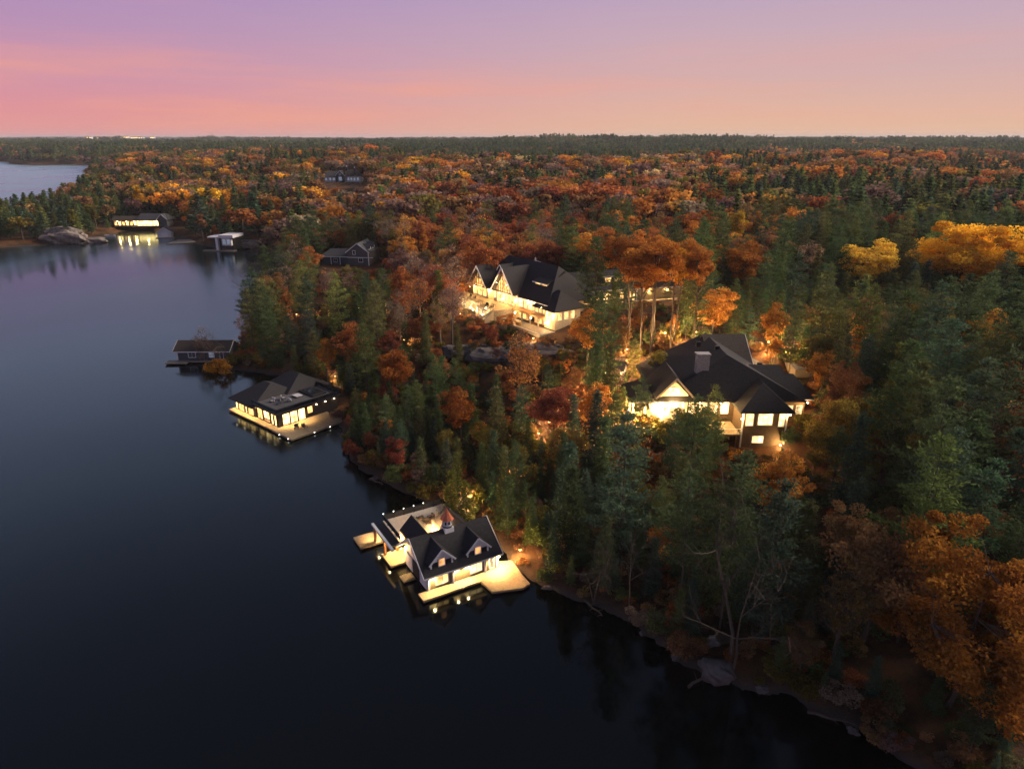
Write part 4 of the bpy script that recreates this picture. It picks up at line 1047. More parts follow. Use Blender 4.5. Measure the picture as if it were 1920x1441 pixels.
def boat(px, py, rz, label):
    x, y, _ = at(px, py, 0)
    T = thing('motorboat', label, 'boat', (x, y, 0), rz)
    mb = MB(); secs = []
    for t in np.linspace(0, 1, 8):
        w = 1.15 * (1 - max(0, t - .45) ** 2 * 3.0); X = -3.2 + 6.6 * t
        secs.append([(X, -w, .95 + .25 * t), (X, -w * .8, .1), (X, 0, -.25 + .3 * t * t), (X, w * .8, .1), (X, w, .95 + .25 * t)])
    for s in secs: mb.v += s
    for i in range(7):
        for j in range(4): mb.f.append((i * 5 + j, i * 5 + j + 1, (i + 1) * 5 + j + 1, (i + 1) * 5 + j))
    mb.f += [(0, 1, 2, 3, 4), (39, 38, 37, 36, 35)]
    mb.build('hull', M_WHITE, T)
    MB().slab([(-3.0, -.95, .9), (2.2, -.8, 1.05), (2.2, .8, 1.05), (-3.0, .95, .9)], .1).build('deck', M_FABRIC, T)
    MB().slab([(.2, -.8, 1.75), (.35, .0, 1.75), (.2, .8, 1.75), (.9, .7, 1.1), (.9, -.7, 1.1)], .05).build('windscreen', M_GLASSD, T)
    for xx in (-1.4, -.2):
        MB().box(xx - .3, xx + .3, -.7, .7, .95, 1.4).build('seat', M_DFAB, T)
    MB().box(-3.6, -3.2, -.3, .3, .2, 1.3).build('outboard_motor', M_BLACK, T)
boat(207, 444, R(200), 'white motorboat moored off the rocky point across the bay')
def small_jetty():
    a, b = at(184, 442, .4), at(206, 438, .4)
    T = thing('jetty', 'narrow grey jetty by the rocky point across the bay', 'dock', (a[0], a[1], 0))
    d = b[:2] - a[:2]; n = np.array([-d[1], d[0]]) / np.linalg.norm(d) * 1.0
    MB().slab([(-n[0], -n[1], .45), (d[0] - n[0], d[1] - n[1], .45), (d[0] + n[0], d[1] + n[1], .45), (n[0], n[1], .45)], .25).build('deck', M_GALV, T)
    for t in (.1, .5, .9):
        MB().tube((d[0] * t, d[1] * t, -2), (d[0] * t, d[1] * t, .25), .15, .15, 6).build('pile', M_PILE, T)
small_jetty()

# ================================================================ rocks
def rock(px, py, z, sx, sy, sz, label, mat, seed, name='boulder', cat='rock', rz=0, sink=.35, group=None):
    x, y, _ = at(px, py, z)
    rr = np.random.RandomState(seed)
    mb = MB(); nu, nv = 22, 12
    ph0 = rr.uniform(0, 6, 6)
    for j in range(nv + 1):
        p = math.pi * j / nv
        for i in range(nu):
            t = 2 * math.pi * i / nu
            d = np.array([math.sin(p) * math.cos(t), math.sin(p) * math.sin(t), math.cos(p)])
            k = 1 + .16 * math.sin(3 * d[0] + ph0[0] + 2 * d[1]) + .12 * math.sin(5 * d[1] + ph0[1] + 3 * d[2]) + .08 * math.sin(9 * d[0] + 7 * d[2] + ph0[2]) + .05 * math.sin(13 * d[1] + 11 * d[0] + ph0[3])
            d = np.sign(d) * np.abs(d) ** .85
            mb.v.append((d[0] * sx * k, d[1] * sy * k, d[2] * sz * k + sz * (1 - 2 * sink)))
    for j in range(nv):
        for i in range(nu):
            k = (i + 1) % nu
            mb.f.append((j * nu + i, (j + 1) * nu + i, (j + 1) * nu + k, j * nu + k))
    o = mb.build(name, mat, None, label=label, cat=cat, group=group)
    o.location = (x, y, max(g1(x, y), -.2)); o.rotation_euler = (0, 0, rz)
    return o
rock(1348, 1262, .6, 2.0, 1.6, 1.3, 'large rounded grey boulder on the dark shoreline below the pines', M_ROCK, 3)
rock(1336, 1200, 1.6, .8, .7, .7, 'pale grey boulder on the bank above the large shoreline boulder', M_ROCKP, 4)
rock(120, 452, 1.0, 14, 8, 4.8, 'broad pale granite outcrop on the point across the bay', M_ROCKP, 5, 'rock_outcrop', rz=R(8))
rock(168, 452, .6, 9, 5, 2.2, 'low granite shelf running from the point toward the jetty', M_ROCKP, 6, 'rock_outcrop')
rock(460, 462, .8, 9, 5, 2.2, 'low rocky ledge next to the black bay boathouse', M_ROCKP, 7, 'rock_outcrop')
rock(935, 655, 11, 7, 5, 1.6, 'bare sloping granite below the floodlit terrace', M_ROCK, 8, 'rock_outcrop', rz=R(-20))
rock(1005, 662, 10.5, 8, 5, 1.5, 'bluish bare granite slab below the garden wall', M_ROCK, 9, 'rock_outcrop', rz=R(10))
rock(880, 640, 11.5, 6, 3.5, 1.4, 'granite hump beside the lit shrubs under the terrace', M_ROCK, 10, 'rock_outcrop')
rock(745, 512, 12, 7, 4, 1.6, 'grey rock clearing in red brush between the grey house and the half-timbered house', M_ROCK, 11, 'rock_outcrop')
rock(720, 535, 11.5, 5, 3, 1.3, 'small grey rock beside a tall bare pine trunk', M_ROCK, 12, 'rock_outcrop')
for i, (px, py, s) in enumerate(((1430, 1296, .5), (1268, 1234, .5), (1205, 1186, .4), (1025, 1101, .5), (702, 896, .6), (656, 848, .6), (1600, 1370, .5))):
    rock(px, py, .1, s * 1.4, s, s * .8, 'small dark wet stone at the waterline', M_ROCK, 20 + i, 'shore_stone', group='stones along the waterline', rz=i)

# fallen logs on the shore
def fallen_log(px, py, rz, L_, label):
    x, y, _ = at(px, py, .2)
    T = thing('fallen_log', label, 'log', (x, y, .25), rz)
    m = MB()
    for k in range(6):
        m.tube((-L_ / 2 + L_ * k / 6, .12 * math.sin(k * 1.7), .1 + .05 * k), (-L_ / 2 + L_ * (k + 1) / 6, .12 * math.sin((k + 1) * 1.7), .1 + .05 * (k + 1)), .2 - .022 * k, .2 - .022 * (k + 1), 8, k in (0, 5))
    m.build('stem', M_BARK, T)
    for k in range(4):
        t = -.2 + .2 * k
        MB().tube((L_ * t, 0, .2), (L_ * t + .6, (-1) ** k * 1.1, .5 + .12 * k), .06, .015, 5).build('limb', M_BARK, T)
fallen_log(1318, 1272, R(35), 5.0, 'pale fallen log reaching into the water beside the large boulder')
fallen_log(1112, 1142, R(-60), 4.2, 'grey fallen stem slanting into the lake past the boathouse dock')
fallen_log(1560, 1350, R(-25), 5.0, 'grey drift log along the dark lake bank')
fallen_log(706, 905, R(-40), 4.0, 'weathered log at the water between the two lit boathouses')

# ================================================================ path and garden lights in the woods
LAMPS_AT = []
def path_light(px, py, label, power, group, z=9.0, mat=None, h=.9, color=(1, .58, .24), r=.2):
    x, y, _ = at(px, py, z)
    for _ in range(6):
        x, y, _ = at(px, py, g1(x, y) + h)
    g = g1(x, y)
    LAMPS_AT.append((x, y))
    T = thing('path_light', label, 'lamp', (x, y, g), 0, group)
    MB().tube((0, 0, -.2), (0, 0, h - .1), .04, .04, 6).build('post', M_METAL, T)
    sphere_pts(MB(), (0, 0, h + .05), r).build('lamp_head', mat or G_BULBO, T)
    MB().tube((0, 0, h + r * .8), (0, 0, h + r * 1.3), r * 1.15, r * .4, 8).build('lamp_cap', M_METAL, T)
    light(T, (0, 0, h + .05), power, color, 'POINT', r + .05)
WOODS = [(556, 589), (575, 588), (612, 586), (620, 580), (600, 583), (672, 577), (724, 572), (762, 553), (508, 630), (640, 707), (628, 705), (804, 490), (803, 498), (853, 476), (563, 531)]
for p in WOODS:
    path_light(*p, 'small amber path light glowing among the trees between the lake boathouses and grey house', 60, 'path lights in the woods', r=.17, h=1.1)
for p in ((758, 637), (791, 627), (832, 605), (863, 588), (1000, 636)):
    path_light(*p, 'orange garden light on the slope beneath the floodlit terrace', 110, 'garden lights below the terrace', 11, h=1.4)
for p in ((1052, 755), (1092, 756), (1010, 812), (1125, 699), (1165, 704), (1115, 835), (1060, 806), (945, 872), (1140, 775), (1080, 715), (1180, 775), (1030, 790), (1225, 800)):
    path_light(*p, 'warm garden light in the trees on the lake side of the chimneyed cottage', 170, 'garden lights by the cottage', 8, h=1.6)
for p in ((1175, 668), (1245, 655), (1305, 622), (1440, 650), (1490, 655)):
    path_light(*p, 'amber lamp post light on the wooded slope behind the chimneyed cottage', 700, 'ground lights behind the cottage', 11, h=3.0)
path_light(975, 1030, 'orange ground light on the bank behind the cupola boathouse dock', 120, None, 2.0, h=1.4)
path_light(868, 942, 'yellow ground light beneath the cedars behind the cupola boathouse', 160, None, 2.0, h=1.6, color=(1, .72, .25))
path_light(905, 995, 'amber bank light beside the gangway of the cupola boathouse', 60, None, 2.0)

# utility pole, parked vehicle, driveway
def utility_pole():
    x, y, _ = at(1105, 448, 14); g = g1(x, y)
    T = thing('utility_pole', 'pale utility pole with one short arm among pines behind the house', 'pole', (x, y, g))
    MB().tube((0, 0, -.5), (0, 0, 11), .2, .14, 8).build('pole', M_GALV, T)
    MB().box(.1, 2.2, -.08, .08, 9.4, 9.6).build('crossarm', M_WHITE, T)
    MB().box(-.25, .25, -.3, -.1, 6.5, 10.9).build('meter_panel', M_WHITE, T)
utility_pole()
def driveway():
    pts = [at(*p, 9.5)[:2] for p in ((1488, 716), (1530, 712), (1528, 676), (1478, 668), (1440, 664), (1455, 676))]
    zs = max(g1(*p) for p in pts) + .05
    mb = MB(); mb.slab([(p[0], p[1], zs) for p in pts], 2.0)
    mb.build('driveway', M_ASPH, None, kind='structure', label='lit gravel driveway beside the chimneyed cottage')
driveway()
def far_field():
    cs = [at(*p, 12) for p in ((1835, 333), (1990, 338), (1990, 321), (1870, 320))]
    mb = MB(); mb.slab([(c[0], c[1], max(g1(c[0], c[1]) for c in cs) + .5) for c in cs], 8)
    mb.build('field', M_GRASS, None, kind='structure', label='pale grassy clearing in the distant woods')
far_field()

# lit buildings on the horizon
def far_building(px, py, D, w, h, label, group, lit=W_BAY):
    u = (px - 960) / F_PX
    x = u * D * (CP + .30 * SP) ; y = D
    g = g1(x, y)
    T = thing('distant_building', label, 'building', (x, y, g), 0, group)
    MB().box(-w / 2, w / 2, 0, 30, -2, h).build('wall', M_WSIDE, T)
    MB().box(-w / 2 - 1, w / 2 + 1, -1, 31, h, h + 2).build('roof', M_SHINGLE_G, T)
    n = max(2, int(w / 14))
    for k in range(n):
        xx = -w / 2 + w * (k + .5) / n
        window(T, (xx, 0, h * .86), FACE_NY, w / n * .5, h * .16, 1, 1, lit, t=.5)
for px, w in ((243, 40), (260, 40), (272, 50), (283, 60), (293, 50), (304, 70), (320, 60), (331, 40), (350, 30)):
    far_building(px, 264, 6200, w, 48, 'tiny lit building in the far town on the horizon', 'lit buildings of the far town')
far_building(136, 258, 7600, 26, 34, 'solitary lit building on the horizon over the far inlet', None)
far_building(14, 263, 6600, 22, 26, 'tiny lit building on the horizon beyond the far inlet shore', None)
far_building(492, 274, 3600, 30, 22, 'small white-lit building in the woods before the far town', None)
far_building(622, 264, 5600, 26, 26, 'pale lit building on the horizon above the ridge house', None)
far_building(693, 311, 1200, 8, 19, 'little lit building in orange trees behind the ridge house', None)

# ================================================================ trees
def unit(v):
    return v / (np.linalg.norm(v, axis=-1, keepdims=True) + 1e-9)
def cards_mesh(name, c, a, b, rnd, mat):
    """diamond leaf cards: centre c, half axes a and b"""
    n = len(c)
    v = np.stack([c - a, c - b, c + a, c + b], 1).reshape(-1, 3)
    me = bpy.data.meshes.new(name)
    me.vertices.add(4 * n); me.vertices.foreach_set('co', v.astype(np.float32).ravel())
    me.loops.add(4 * n); me.loops.foreach_set('vertex_index', np.arange(4 * n, dtype=np.int32))
    me.polygons.add(n); me.polygons.foreach_set('loop_start', np.arange(0, 4 * n, 4, dtype=np.int32))
    try:
        me.polygons.foreach_set('loop_total', np.full(n, 4, dtype=np.int32))
    except Exception:
        pass
    at_ = me.attributes.new('rnd', 'FLOAT', 'FACE'); at_.data.foreach_set('value', np.clip(rnd, 0, 1).astype(np.float32))
    me.update(calc_edges=True); me.validate()
    me.materials.append(mat)
    return me
def limbs_mesh(name, segs, mat, k=5):
    """segs: list of (p0,p1,r0,r1)"""
    P0 = np.array([s[0] for s in segs]); P1 = np.array([s[1] for s in segs]); r0 = np.array([s[2] for s in segs]); r1 = np.array([s[3] for s in segs])
    d = unit(P1 - P0); up = np.where(np.abs(d[:, 2:3]) < .9, np.array([[0, 0, 1.]]), np.array([[1., 0, 0]]))
    a = unit(np.cross(d, up)); b = np.cross(a, d); n = len(segs)
    t = 2 * np.pi * np.arange(k) / k
    circ = a[:, None] * np.cos(t)[None, :, None] + b[:, None] * np.sin(t)[None, :, None]
    v = np.concatenate([P0[:, None] + circ * r0[:, None, None], P1[:, None] + circ * r1[:, None, None]], 1).reshape(-1, 3)
    i = np.arange(k); j = (i + 1) % k
    q = np.stack([i, j, k + j, k + i], 1)
    f = (q[None] + (np.arange(n) * 2 * k)[:, None, None]).reshape(-1, 4)
    me = bpy.data.meshes.new(name); me.from_pydata(v.tolist(), [], f.tolist()); me.update(); me.materials.append(mat)
    return me
def axes(rr, n, dirs=None, spread=1.0):
    a = rr.normal(size=(n, 3))
    if dirs is not None:
        a = dirs + a * spread
    a = unit(a); b = unit(np.cross(a, rr.normal(size=(n, 3))))
    return a, b

def pine(seed, H=22., bare=.3, Rm=4.2, dens=1.0, card=1.0, style='white', mat=None, crooked=.0):
    rr = np.random.RandomState(seed)
    segs = []; n = 10
    lean = rr.normal(size=2) * .012 * H
    pts = [np.array([lean[0] * (i / n) ** 2 + crooked * math.sin(i * .9 + seed), lean[1] * (i / n) ** 2 + crooked * math.cos(i * .7), H * .985 * i / n]) for i in range(n + 1)]
    r = lambda z: .030 * H ** .75 * .36 * (1 - z / H) ** .8 + .03
    for i in range(n):
        segs.append((pts[i], pts[i + 1], r(pts[i][2]), r(pts[i + 1][2])))
    def tr(z):
        i = min(int(z / H * n), n - 1); t = z / H * n - i
        return pts[i] * (1 - t) + pts[min(i + 1, n)] * t
    C, A, B, Q = [], [], [], []
    z = H * bare
    step = (1.25 if style == 'white' else .62) / dens
    while z < H * .985:
        t = (z / H - bare) / (1 - bare)
        if style == 'white':
            env = Rm * (1 - t) ** .75 * (.55 + .45 * min(1, t * 3.5)) + .25
        else:
            env = Rm * (1 - t) ** .95 + .15
        nb = rr.randint(3, 6) if style == 'white' else rr.randint(5, 8)
        a0 = rr.uniform(0, 6.28)
        for b in range(nb):
            az = a0 + 6.28 * b / nb + rr.normal() * .35
            Lb = env * rr.uniform(.45, 1.2) if style == 'white' else env * rr.uniform(.75, 1.08)
            rise = rr.uniform(.02, .35) + .5 * t if style == 'white' else rr.uniform(-.35, .1) + .5 * t
            p0 = tr(z + rr.uniform(-.3, .3)); dirh = np.array([math.cos(az), math.sin(az), 0.])
            p1 = p0 + dirh * Lb * .6 + np.array([0, 0, Lb * .5 * rise]); p2 = p0 + dirh * Lb + np.array([0, 0, Lb * rise * (1.25 if style == 'white' else .8)])
            segs.append((p0, p1, .028 * Lb ** .7 + .012, .018 * Lb ** .7 + .008)); segs.append((p1, p2, .018 * Lb ** .7 + .008, .006))
            nc = max(2, int(Lb * (2.5 if style == 'white' else 2.2)))
            cl = rr.uniform(.0, .8)
            for k in range(nc):
                s = (.30 if style == 'white' else .12) + (.72 if style == 'white' else .9) * (k + rr.uniform(0, 1)) / nc
                base = (p0 + (p1 - p0) * s / .6) if s < .6 else (p1 + (p2 - p1) * (s - .6) / .4)
                sd = np.array([-dirh[1], dirh[0], 0]) * rr.normal() * (.36 if style == 'white' else .28) * Lb * (1.15 - s) * 1.1
                cc = base + sd
                m = int((15 if style == 'white' else 11) * (.7 + .6 * rr.rand()))
                sg = np.array([.46, .46, .11]) * (1 if style == 'white' else .85)
                C.append(cc + rr.normal(size=(m, 3)) * sg + np.array([0, 0, .06]))
                dr = np.repeat((dirh + np.array([0, 0, .35 if style == 'white' else -.15]))[None], m, 0)
                a, bb = axes(rr, m, dr, .65)
                sz = rr.uniform(.7, 1.3, (m, 1)) * card
                A.append(a * sz * .27); B.append(bb * sz * .085)
                Q.append(np.clip(rr.normal(.32 + .3 * cl + .1 * rr.rand(), .13, m), 0, 1))
        z += step * rr.uniform(.7, 1.35)
    # leader
    m = 30
    C.append(tr(H * .97) + rr.normal(size=(m, 3)) * [.22, .22, .45]); a, bb = axes(rr, m, np.repeat([[0, 0, 1.]], m, 0), .5); A.append(a * .3 * card); B.append(bb * .09 * card); Q.append(rr.uniform(.4, .8, m))
    # a few dead snags below the crown
    for k in range(9):
        zz = rr.uniform(.12, max(.16, bare)) * H; az = rr.uniform(0, 6.28); L_ = rr.uniform(.5, 1.8)
        p0 = tr(zz); segs.append((p0, p0 + np.array([math.cos(az) * L_, math.sin(az) * L_, rr.uniform(-.1, .4)]), .035, .008))
    cm = cards_mesh('pine_crown', np.concatenate(C), np.concatenate(A), np.concatenate(B), np.concatenate(Q), mat or FOL)
    tm = limbs_mesh('pine_trunk', segs, M_BARK)
    return dict(trunk=tm, crown=cm, H=H, R=Rm)

def broadleaf(seed, H=17., Rm=4.6, base=.35, lobes=46, leaves=190, card=1.0, lobe_r=1.25, mat=None, bark=None, sparse=1.0, shape=(1, 1, 1), vert=False):
    rr = np.random.RandomState(seed)
    segs = []
    cz = H * (base + 1) / 2; hz = H * (1 - base) / 2
    lean = rr.normal(size=2) * .03 * H
    tp = [np.array([0, 0, 0.]), np.array([lean[0] * .3, lean[1] * .3, H * base * .6]), np.array([lean[0] * .7, lean[1] * .7, H * base * 1.15]), np.array([lean[0], lean[1], H * (base + (1 - base) * .55)]), np.array([lean[0] * 1.2, lean[1] * 1.2, H * .96])]
    tk = .62 if base > .5 else 1.0
    rt = [(.017 * H + .04) * tk, (.0135 * H + .03) * tk, (.011 * H + .02) * tk, .0055 * H * tk, .015]
    for i in range(4): segs.append((tp[i], tp[i + 1], rt[i], rt[i + 1]))
    # lobe centres
    d = unit(rr.normal(size=(lobes, 3))); d[:, 2] = d[:, 2] * .9 + .12
    rad = rr.uniform(.35, 1.0, lobes) ** .45
    azm = np.arctan2(d[:, 1], d[:, 0]); p1, p2, p3 = rr.uniform(0, 6.28, 3)
    env = 1 + .26 * np.sin(2 * azm + p1) + .17 * np.sin(3.0 * azm + p2 + 3 * d[:, 2]) + .14 * np.sin(6 * d[:, 2] + p3)
    cen = d * (rad * env)[:, None] * np.array([Rm, Rm, hz]) * .88
    if vert:
        cen[:, :2] *= (1 - .55 * np.clip((cen[:, 2:3] + hz) / (2 * hz), 0, 1))
    else:
        low = np.clip(-cen[:, 2:3] / hz, 0, 1); cen[:, :2] *= (1 - .35 * low)
    cen += np.array([lean[0], lean[1], cz])
    # main limbs then twigs to the lobes
    nl = 7; roots = []
    for k in range(nl):
        zf = base * .9 + (1 - base) * .55 * k / nl; az = 2.4 * k + rr.uniform(-.4, .4)
        p0 = np.array([lean[0] * zf, lean[1] * zf, H * zf]); L_ = Rm * rr.uniform(.45, .7)
        p1 = p0 + np.array([math.cos(az) * L_, math.sin(az) * L_, L_ * rr.uniform(.5, 1.1)])
        segs.append((p0, p1, .0065 * H, .0035 * H)); roots.append(p1)
    roots.append(tp[3]); roots.append(tp[4] * np.array([1, 1, .9])); RT = np.array(roots)
    for c in cen:
        j = np.argmin(np.linalg.norm(RT - c, axis=1)); mid = (RT[j] + c) / 2 + rr.normal(size=3) * .2
        segs.append((RT[j], mid, .0022 * H, .0013 * H)); segs.append((mid, c, .0013 * H, .006))
        if sparse < 1:
            for q in range(5):
                e = c + unit(rr.normal(size=3) + np.array([0, 0, .5])) * rr.uniform(.6, 1.5) * lobe_r
                segs.append((c, e, .016, .005))
                for w in range(2):
                    segs.append((c + (e - c) * rr.uniform(.3, .8), e + rr.normal(size=3) * .5, .009, .004))
    C, A, B, Q = [], [], [], []
    for c in cen:
        m = int(leaves * rr.uniform(.6, 1.4) * sparse)
        if m < 1: continue
        lr = lobe_r * rr.uniform(.5, 1.4); dd = unit(rr.normal(size=(m, 3)))
        off = dd * (rr.uniform(.25, 1, (m, 1)) ** .5) * lr * np.array([1.1, 1.1, .75])
        C.append(c + off); a, b = axes(rr, m)
        sz = rr.uniform(.65, 1.3, (m, 1)) * card
        A.append(a * sz * .19); B.append(b * sz * .13)
        Q.append(np.clip(rr.normal(rr.uniform(.25, .72), .13, m), 0, 1))
    cm = None
    if C:
        cm = cards_mesh('leaf_crown', np.concatenate(C), np.concatenate(A), np.concatenate(B), np.concatenate(Q), mat or FOL)
    tm = limbs_mesh('tree_trunk', segs, bark or M_BARK)
    return dict(trunk=tm, crown=cm, H=H, R=Rm)

def bare_tree(seed, H=13.):
    rr = np.random.RandomState(seed); segs = []
    def grow(p, d, L_, r, lev):
        n = 3
        for i in range(n):
            d = unit(d + rr.normal(size=3) * .14 + np.array([0, 0, .05])); q = p + d * L_ / n
            segs.append((p, q, r * (1 - .22 * i), r * (1 - .22 * (i + 1)))); p = q
            if lev < 3:
                for k in range(2 if lev else 2):
                    az = rr.uniform(0, 6.28); s = unit(np.cross(d, np.array([math.cos(az), math.sin(az), .2])))
                    if i > 0 or lev > 0:
                        grow(p, unit(d * .75 + s * .8), L_ * rr.uniform(.38, .6), r * .45, lev + 1)
        return p
    grow(np.array([0, 0, 0.]), np.array([rr.normal() * .06, rr.normal() * .06, 1.]), H * .8, .014 * H, 0)
    if seed % 2:
        grow(np.array([.25, .1, 0.]), np.array([.35, -.1, 1.]), H * .62, .011 * H, 0)
    return dict(trunk=limbs_mesh('bare_trunk', segs, M_BARK, 4), crown=None, H=H, R=H * .25)

PROTO = {
    'pine': [pine(11, 24, .26, 5.0), pine(12, 22, .18, 4.6), pine(13, 26, .36, 5.4, crooked=.12), pine(14, 20, .12, 4.4), pine(15, 23, .30, 4.3, dens=.85), pine(16, 25, .42, 5.2)],
    'hemlock': [pine(21, 17, .08, 3.4, style='spruce', dens=.8), pine(22, 14, .04, 2.7, style='spruce', dens=.85), pine(23, 20, .12, 3.3, style='spruce', dens=.72)],
    'maple': [broadleaf(31, 17, 4.8, .34, 60, 185), broadleaf(32, 15, 4.3, .3, 52, 185), broadleaf(33, 19, 4.6, .46, 56, 180), broadleaf(34, 16, 5.2, .36, 66, 180), broadleaf(35, 20, 4.2, .52, 46, 190), broadleaf(36, 27, 5.6, .60, 62, 190)],
    'thin': [broadleaf(41, 16, 4.0, .36, 46, 60, sparse=.6, bark=M_BARKP), broadleaf(42, 14, 3.5, .3, 40, 60, sparse=.5, bark=M_BARKP), broadleaf(43, 17, 3.8, .4, 46, 60, sparse=.75, bark=M_BARK)],
    'birch': [broadleaf(51, 15, 2.6, .22, 40, 150, lobe_r=.85, vert=True, bark=M_BARKP), broadleaf(52, 17, 2.8, .26, 44, 150, lobe_r=.9, vert=True, bark=M_BARKP)],
    'bare': [bare_tree(61, 13), bare_tree(62, 11), bare_tree(63, 15)],
    'shrub': [broadleaf(71, 3.0, 1.7, .05, 16, 110, lobe_r=.7, card=.75), broadleaf(72, 2.2, 1.5, .05, 14, 110, lobe_r=.6, card=.7), broadleaf(73, 4.0, 1.9, .08, 20, 110, lobe_r=.75, card=.8)],
    'grandoak': [broadleaf(81, 20, 8.4, .10, 170, 300, lobe_r=1.4, card=.9), broadleaf(82, 17, 7.0, .25, 110, 300, lobe_r=1.45, card=.95)],
}
PAL = {
    'pine': [((.082, .120, .052), 'dark green'), ((.128, .150, .056), 'olive green'), ((.068, .110, .072), 'blue-green'), ((.17, .18, .06), 'yellowish green')],
    'rust': ((.42, .15, .055), 'rust-red'), 'orange': ((.58, .25, .055), 'orange'), 'gold': ((.72, .36, .04), 'golden'), 'yellow': ((.78, .50, .07), 'yellow'),
    'brown': ((.30, .165, .075), 'russet-brown'), 'mauve': ((.25, .165, .13), 'mauve-brown'), 'olive': ((.20, .165, .040), 'olive-yellow'), 'crimson': ((.27, .085, .05), 'dark crimson'), 'peach': ((.52, .33, .20), 'pale peach'),
}
KINDNAME = {'pine': ('pine_tree', 'pine tree', 'white pine'), 'hemlock': ('hemlock_tree', 'hemlock tree', 'hemlock'), 'maple': ('maple_tree', 'maple tree', 'maple'), 'thin': ('aspen_tree', 'aspen tree', 'thin-leaved tree'),
            'birch': ('birch_tree', 'birch tree', 'birch'), 'bare': ('bare_tree', 'bare tree', 'leafless tree'), 'shrub': ('shrub', 'shrub', 'shrub'), 'grandoak': ('oak_tree', 'oak tree', 'oak')}

PLACES = [  # landmark phrase, x, y, reach
    ('by the cupola boathouse', -8, 92, 22), ('by the black boathouse', -50, 146, 24), ('by the small blue-grey boathouse', -86, 192, 20),
    ('below the floodlit terrace', -2, 172, 22), ('beside the half-timbered house', 6, 200, 30), ('along the long lit wing of the half-timbered house', 42, 196, 22),
    ('around the chimneyed cottage', 43, 130, 24), ('behind the chimneyed cottage', 50, 160, 22), ('next to the grey house with the low wing', -64, 282, 28),
    ('on the dark shoreline bank near the large boulder', 27, 70, 18), ('on the lake bank between cupola boathouse and boulder', 12, 88, 16),
    ('on the bank between the black and cupola boathouses', -24, 128, 22), ('in the hollow between terrace and cottage', 12, 140, 20), ('in the lamp-dotted woods above the black boathouse', -48, 190, 40),
    ('on the slope beside the cottage driveway', 70, 140, 26), ('in the steep woods below the cottage pavilion', 45, 98, 20), ('at the corner of the dark lake bank', 46, 60, 16), ('in the deep woods uphill of the big orange oak', 72, 92, 30),
    ('by the shore beyond the blue-grey boathouse', -92, 240, 40), ('in the mixed woods behind the half-timbered house', 10, 250, 40), ('in the mixed woods past the long lit wing', 80, 220, 45), ('in the woods between grey house and timbered house', -35, 250, 35),
    ('in the big woods past the driveway', 130, 170, 60)]
def place_phrase(x, y):
    best, bd = None, 1.0
    for ph, a, b, r in PLACES:
        q = math.hypot(x - a, y - b) / r
        if q < bd: best, bd = ph, q
    if best: return best
    if y > 330: return 'in the woods across the valley' if x > -100 else 'in the woods around the bay'
    return 'in the forest beyond the houses' if x > 0 else 'in the forest along the lake'

# things that must stay in view: (x0,y0,x1,y1, distance of the thing, strictness)
KEEP = [(885, 484, 965, 600, 204, 1.), (935, 490, 1062, 636, 192, 1.), (1175, 534, 1268, 574, 200, .92), (885, 630, 1035, 665, 160, .9), (1205, 626, 1512, 722, 134, 1.), (1208, 705, 1292, 765, 128, .8), (1378, 715, 1512, 835, 128, 1.), (1290, 730, 1380, 800, 126, .3),
        (690, 935, 1000, 1160, 82, 1.), (425, 700, 632, 832, 152, 1.), (335, 628, 430, 698, 206, 1.), (606, 447, 716, 497, 292, 1.), (600, 320, 686, 350, 762, 1.), (212, 398, 336, 447, 542, 1.), (310, 438, 446, 478, 425, 1.),
        (1155, 600, 1335, 690, 165, .6), (700, 500, 790, 560, 200, .6), (700, 560, 760, 612, 160, .4), (1480, 660, 1530, 718, 140, .8)]
KEEP += [(p_[0] - 7, p_[1] - 8, p_[0] + 7, p_[1] + 5, 400, .4) for p_ in WOODS]
FOOT = [(*loc2w((-12.3, 79.9), R(30.6), a_, b_, 0)[:2], r_) for a_, b_, r_ in ((3, 5, 5.5), (9.5, 5, 5.5), (3, 13, 5.5), (9, 13, 5), (11.5, -2, 4.5))] + [ (-50, 144, 8), (-57, 150, 10), (-45, 152, 8), (-87, 191, 9), (0, 196, 13), (12, 190, 12), (4, 205, 13), (14, 180, 11), (26, 199, 8), (35, 202, 8), (44, 205, 8), (34, 132, 9), (45, 128, 10), (45, 140, 10), (54, 129, 7), (26, 130, 6), (-62, 288, 9), (-73, 287, 7),
        (-175, 746, 20), (-190, 746, 12), (-160, 746, 12), (-250, 484, 15), (-265, 484, 10), (-238, 484, 10)]
FOOT += [(x, y, 1.4) for x, y in LAMPS_AT]
occupied = []
def free(x, y, r=0):
    for a, b, c in FOOT:
        if (x - a) ** 2 + (y - b) ** 2 < (c + r) ** 2: return False
    return True

